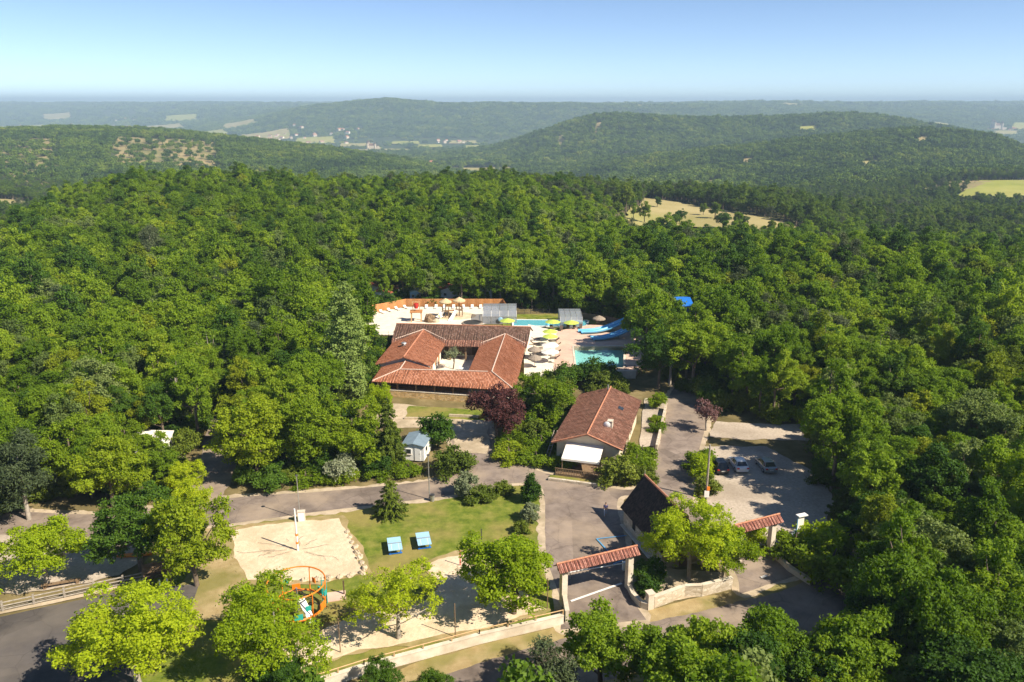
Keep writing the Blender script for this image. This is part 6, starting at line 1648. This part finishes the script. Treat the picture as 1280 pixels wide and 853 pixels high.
rg = [[(x_, w*math.cos(a), .28-.28*math.sin(a)) for a in np.linspace(0, PI, 7)] for x_, w in ((-1.9, .03), (-1.2, .25), (0, .36), (1.2, .25), (1.9, .03))]
mm = MB(); mm.loft([[(a, b, c) for a, b, c in r_] for r_ in rg]); mm.build('hull', M['orange'], cn); MB().box(-.2, .2, -.3, .3, .285, .32).build('thwart', M['wood'], cn)
dt = thing('dining_table', 'white round table with chairs in the restaurant courtyard', 'table', (-9.2, 139.6, .1)); MB().cone(0, 0, .7, .75, .6, .6, 14).build('table_top', M['white'], dt); MB().cone(0, 0, 0, .7, .06, .06, 8).build('leg', M['metal'], dt)
for k in range(4):
    a = k*PI/2+.4; o = thing('garden_chair', 'white garden chair around the courtyard table', 'chair', (-9.2+1.0*math.cos(a), 139.6+1.0*math.sin(a), .1), a-PI/2, 'courtyard chairs')
    MB().box(-.22, .22, -.22, .22, .42, .46).build('seat', M['white'], o); MB().box(-.22, .22, .18, .22, .463, .9).build('backrest', M['white'], o)
    for sx in (-.19, .19):
        for sy in (-.19, .19): MB().box(sx-.02, sx+.02, sy-.02, sy+.02, 0, .418).build('leg', M['white'], o)
ld = thing('wooden_ladder', 'long wooden ladder leaning against the tiled house eave', 'ladder', (5.0, 102.0, 0), R(-16))
for s in (-.22, .22): MB().tube((s, -1.6, 0), (s+.5, 2.6, 3.5), .05).build('rail', M['palebark'], ld)
for k in range(1, 9):
    t_ = k/9; MB().tube((-.22+.5*t_, -1.6+4.2*t_, 3.5*t_), (.22+.5*t_, -1.6+4.2*t_, 3.5*t_), .03).build('rung', M['palebark'], ld)
# ------------------------------------------------------------------ trees and shrubs of the site
T = tree
T('robinia_tree', BRIGHT[0], 18.6, 72.9, 'broad bright yellow green tree in front of the gatehouse', sx=1.22, sz=1.10)
T('robinia_tree', BRIGHT[3], 22.0, 72.6, 'smaller yellow green tree leaning over the garden wall', sx=0.96, sz=0.88)
T('ash_tree', FRESH[0], 0.2, 67.0, 'full yellow green ash behind the front wall beside the entrance gate', sx=1.19, sz=1.01, leaf=M['bright'])
T('robinia_tree', BRIGHT[1], -10.6, 63.2, 'airy open crowned yellow green tree over the boules court', sx=1.13, sz=1.04)
T('robinia_tree', BRIGHT[2], -20.4, 58.2, 'dense yellow green tree in front of the climbing frame', sx=1.11, sz=1.08)
T('robinia_tree', BRIGHT[0], -32.2, 57.2, 'wide yellow green tree beside the dark asphalt lot', sx=1.36, sz=1.12, rz=2.2)
T('lime_tree', DARKT[0], -39.6, 74.4, 'large dark green tree above the slatted shelter', sx=1.08, sz=1.05)
T('ash_tree', FRESH[1], -32.6, 71.6, 'tall fresh green tree at the corner of the sand court', sx=1.13, sz=1.26)
T('robinia_tree', BRIGHT[3], -36.0, 79.0, 'slender yellow green tree beside the large dark tree', sx=0.70, sz=1.16)
T('robinia_tree', BRIGHT[3], -48.0, 71.6, 'bright yellow tree standing behind the rail fence', sx=1.20, sz=1.08)
T('robinia_tree', BRIGHT[1], -53.5, 69.0, 'yellow green tree at the far end of the rail fence', sx=1.02, sz=0.99)
T('oak_tree', OAK[0], 7.4, 54.6, 'dark green oak on the roadside opposite the entrance gate', sx=1.0, sz=.92)
T('oak_tree', OAK[3], 12.6, 53.8, 'rounded oak on the roadside opposite the wall pier', sx=.95, sz=.95)
T('pine_tree', PINE[0], 3.2, 52.4, 'dark young pine leaning over the public road', sx=.8, sz=.72)
T('lime_tree', DARKT[0], -19.0, 54.0, 'low leafy sapling at the outer end of the front wall', sx=.7, sz=.5)
T('lime_tree', DARKT[0], -11.0, 55.4, 'leafy sapling on the verge below the front wall', sx=.45, sz=.4)
T('lime_tree', DARKT[0], -6.6, 54.6, 'small dark sapling on the road edge below the front wall', sx=.42, sz=.36)
T('poplar_tree', POPLAR, -26.9, 124.0, 'tall grey green poplar beside the restaurant', sx=1.12, sz=1.08)
T('spruce_tree', SPRUCE, -16.7, 99.6, 'tall dark spruce beside the small white cabin', sx=1.0, sz=1.0)
T('spruce_tree', SMALLSPRUCE, -14.7, 86.4, 'small spruce standing alone on the lawn by the road', sx=1.0, sz=1.05)
T('ash_tree', FRESH[0], -34.0, 96.6, 'big yellow green tree on the corner of the shaded path', sx=1.33, sz=1.32)
T('ash_tree', FRESH[1], -27.4, 98.6, 'leafy yellow green tree next to the path corner tree', sx=1.30, sz=1.30)
T('ash_tree', FRESH[2], -21.6, 99.2, 'fresh green tree between the road and the tall poplar', sx=1.30, sz=1.16)
T('robinia_tree', BRIGHT[3], -20.2, 113.0, 'narrow yellow green tree beside the sandy forecourt', sx=0.68, sz=1.10)
T('plum_tree', PLUM, -2.3, 109.6, 'large purple leaved plum in front of the restaurant', sx=1.0, sz=1.0)
T('ash_tree', FRESH[2], 5.0, 114.4, 'round green tree between the purple plum and the tiled house', sx=1.22, sz=1.08)
T('shrub', SHRUB[0], 7.2, 131.8, 'clipped round green bush at the corner of the lounging terrace', 'shrub', 1.5, 1.9)
T('shrub', SHRUB[1], -10.7, 106.4, 'dark green bush beside the small white cabin', 'shrub', 1.65, 1.9)
T('shrub', SHRUB[3], -7.9, 97.6, 'spreading olive green bush on the road corner', 'shrub', 1.7, 1.5)
T('shrub', SHRUB[2], -6.0, 91.6, 'silvery grey shrub at the lawn edge', 'shrub', 1.05, 1.2)
T('shrub', SHRUB[3], -4.0, 90.4, 'yellow flowering bush spreading along the lawn edge', 'shrub', 1.2, .75)
T('shrub', SHRUB[3], -1.2, 91.6, 'low reedy shrub between the flowering bush and the drive', 'shrub', .8, .75)
T('column_shrub', COLSHRUB, 2.3, 89.8, 'dense upright oval shrub at the corner of the drive', 'shrub', 1.05, .95)
T('shrub', SHRUB[2], 2.1, 85.2, 'small grey green shrub beside the drive', 'shrub', .8, .85)
T('shrub', SHRUB[3], 1.2, 82.4, 'low olive shrub beside the drive below the grey one', 'shrub', .6, .6)
T('shrub', SHRUB[2], -22.4, 95.4, 'white leaved shrub at the edge of the road under the trees', 'shrub', 1.35, 1.5)
T('shrub', SHRUB[1], -31.6, 93.4, 'dark undergrowth bush at the path corner', 'shrub', 1.5, 1.1)
T('shrub', SHRUB[0], -27.0, 94.4, 'fresh green bush along the road under the trees', 'shrub', 1.3, 1.0)
T('shrub', SHRUB[0], -18.0, 96.8, 'green bush at the foot of the tall spruce', 'shrub', 1.3, 1.0)
T('shrub', SHRUB[0], -13.8, 97.8, 'green bush in front of the small white cabin', 'shrub', 1.2, .9)
T('shrub', SHRUB[1], -24.6, 96.8, 'dark bush behind the white leaved shrub', 'shrub', 1.5, 1.3)
T('shrub', SHRUB[3], 13.9, 94.8, 'loose olive shrub beside the deck railing', 'shrub', 1.6, 1.5)
T('shrub', SHRUB[0], 16.6, 98.4, 'green shrub at the house corner by the drive', 'shrub', 1.35, 1.35)
T('shrub', SHRUB[0], 18.2, 102.0, 'green shrub under the right eave of the tiled house', 'shrub', 1.3, 1.3)
T('shrub', SHRUB[3], 17.4, 94.8, 'olive shrub on the inner bend of the drive', 'shrub', 1.0, 1.0)
T('shrub', SHRUB[0], 22.4, 116.0, 'small flowering shrub on the terrace wall', 'shrub', .7, .6)
T('shrub', SHRUB[4], 23.6, 121.6, 'bright green sapling bush on the upper terrace', 'shrub', .9, 1.0)
T('shrub', SHRUB[0], -0.4, 101.8, 'yellow green bush under the purple plum', 'shrub', 1.5, 1.1)
T('shrub', SHRUB[0], 3.6, 101.2, 'trimmed green hedge bush along the drive', 'shrub', 1.45, .95)
T('shrub', SHRUB[0], 6.4, 100.4, 'trimmed green hedge bush beside the awning', 'shrub', 1.3, .95)
T('shrub', SHRUB[4], 24.9, 95.6, 'tall yellow green hedge bush by the utility pole', 'shrub', 1.1, 1.35)
T('shrub', SHRUB[0], 25.4, 99.4, 'green hedge bush beside the dark estate car', 'shrub', 1.2, 1.4)
T('shrub', SHRUB[3], 24.9, 92.0, 'olive hedge bush at the foot of the utility pole', 'shrub', .95, 1.0)
T('smoke_tree', SMOKE, 29.6, 112.4, 'pinkish purple smoke tree at the top of the drive', sx=1.0, sz=1.0)
T('lime_tree', DARKT[1], 25.6, 131.0, 'massive dark green tree overhanging the swimming pool', sx=1.0, sz=.98)
T('oak_tree', OAK[5], 31.2, 129.6, 'spreading oak at the head of the drive next to the massive dark tree', sx=1.35, sz=1.2)
T('oak_tree', OAK[2], 33.6, 141.0, 'oak leaning over the far corner of the swimming pool', sx=1.15, sz=1.1)
T('oak_tree', OAK[1], 30.4, 152.0, 'oak beside the blue water slides', sx=1.0, sz=.95)
T('oak_tree', OAK[4], 28.8, 158.6, 'slim oak growing between the water slide and the pool', sx=.8, sz=.8)
T('oak_tree', OAK[1], 25.2, 154.4, 'oak between the swimming pool and the water slides', sx=1.0, sz=.95)
T('oak_tree', OAK[7], 33.0, 159.0, 'oak screening the blue slide tower', sx=.95, sz=.9)
T('oak_tree', OAK[6], 28.4, 163.6, 'young oak between the two blue slides and the tower', sx=.7, sz=.75)
T('shrub', SHRUB[1], 15.2, 134.4, 'dark bushy shrub below the pool wall', 'shrub', 1.8, 1.6)
T('shrub', SHRUB[0], 17.4, 133.2, 'yellow green shrub below the pool wall', 'shrub', 1.3, 1.6)
T('shrub', SHRUB[1], 11.4, 134.0, 'small dark shrub below the pool wall', 'shrub', 1.2, 1.1)
T('cypress_tree', CYPRESS, 39.6, 84.0, 'olive green cypress at the edge of the gravel car park', sx=1.0, sz=1.05)
T('lime_tree', DARKT[0], 39.8, 76.6, 'rounded dark green tree below the car park', sx=.9, sz=.92)
T('shrub', SHRUB[0], 30.6, 76.8, 'bushy green shrub behind the exit gate pillar', 'shrub', 1.7, 1.7)
T('shrub', SHRUB[4], 27.3, 79.6, 'yellow green shrub in front of the exit gate', 'shrub', .95, 1.0)
T('shrub', SHRUB[4], 34.2, 77.2, 'bright leafy shrub below the car park', 'shrub', 1.8, 1.6)
T('shrub', SHRUB[0], 33.4, 73.4, 'large green shrub along the curved wall', 'shrub', 2.0, 1.9)
T('shrub', SHRUB[1], 14.2, 72.4, 'dark shrub between the gate pillar and the gatehouse', 'shrub', 1.15, 1.0)
T('shrub', SHRUB[1], 13.9, 70.2, 'dark green bush filling the bed behind the curved wall', 'shrub', .9, .8)
T('oak_tree', SPARSE, -50.6, 113.0, 'sparse tree with pale bare branches beside the mobile home', sx=1.0, sz=1.0)
T('pine_tree', PINE[1], -58.0, 85.4, 'grey green pine above the gravel strip', sx=1.0, sz=1.0)
T('robinia_tree', BRIGHT[3], -40.4, 89.4, 'small yellow green tree at the mouth of the shaded path', sx=0.73, sz=0.79)
T('ash_tree', FRESH[1], -49.4, 88.6, 'green tree on the bank above the west road', sx=1.19, sz=1.04)
T('ash_tree', FRESH[2], -55.6, 91.6, 'green tree between the pine and the mobile home', sx=1.13, sz=1.21)
T('ash_tree', FRESH[2], -52.0, 98.4, 'green tree screening the white mobile home', sx=0.90, sz=0.94)
T('oak_tree', OAK[6], -48.6, 99.4, 'young oak in front of the mobile home door', sx=.85, sz=.75)
T('oak_tree', OAK[6], -53.6, 100.6, 'young oak growing close in front of the white mobile home', sx=.85, sz=.8)
T('shrub', SHRUB[0], 21.8, 112.0, 'small green shrub on the gravel terrace beside the house', 'shrub', .8, .8)
T('oak_tree', OAK[1], -55.4, 98.0, 'oak beside the white mobile home', sx=.9, sz=.9)
T('oak_tree', OAK[4], -31.0, 191.6, 'slim oak in front of the red roofed chalet', sx=.7, sz=.8)
T('oak_tree', OAK[6], -19.6, 192.6, 'young oak behind the larch fence between two cabins', sx=.9, sz=.9)
T('oak_tree', OAK[4], -13.0, 193.0, 'slim oak just behind the larch fence', sx=.9, sz=.85)
T('oak_tree', OAK[6], -9.0, 193.4, 'young oak beside the dark red roofed chalet', sx=.8, sz=.9)
T('oak_tree', OAK[6], -45.0, 93.6, 'young oak beside the shaded path', sx=.8, sz=.75)
T('olive_tree', OLIVE, -11.0, 141.4, 'small olive tree in the restaurant courtyard', z=.1)
T('oak_tree', OAK[0], -31.5, 106.4, 'oak rising behind the big path corner tree', sx=1.0, sz=1.15)
T('oak_tree', OAK[5], -29.6, 113.6, 'dark oak in the shade left of the poplar', sx=1.0, sz=1.15)
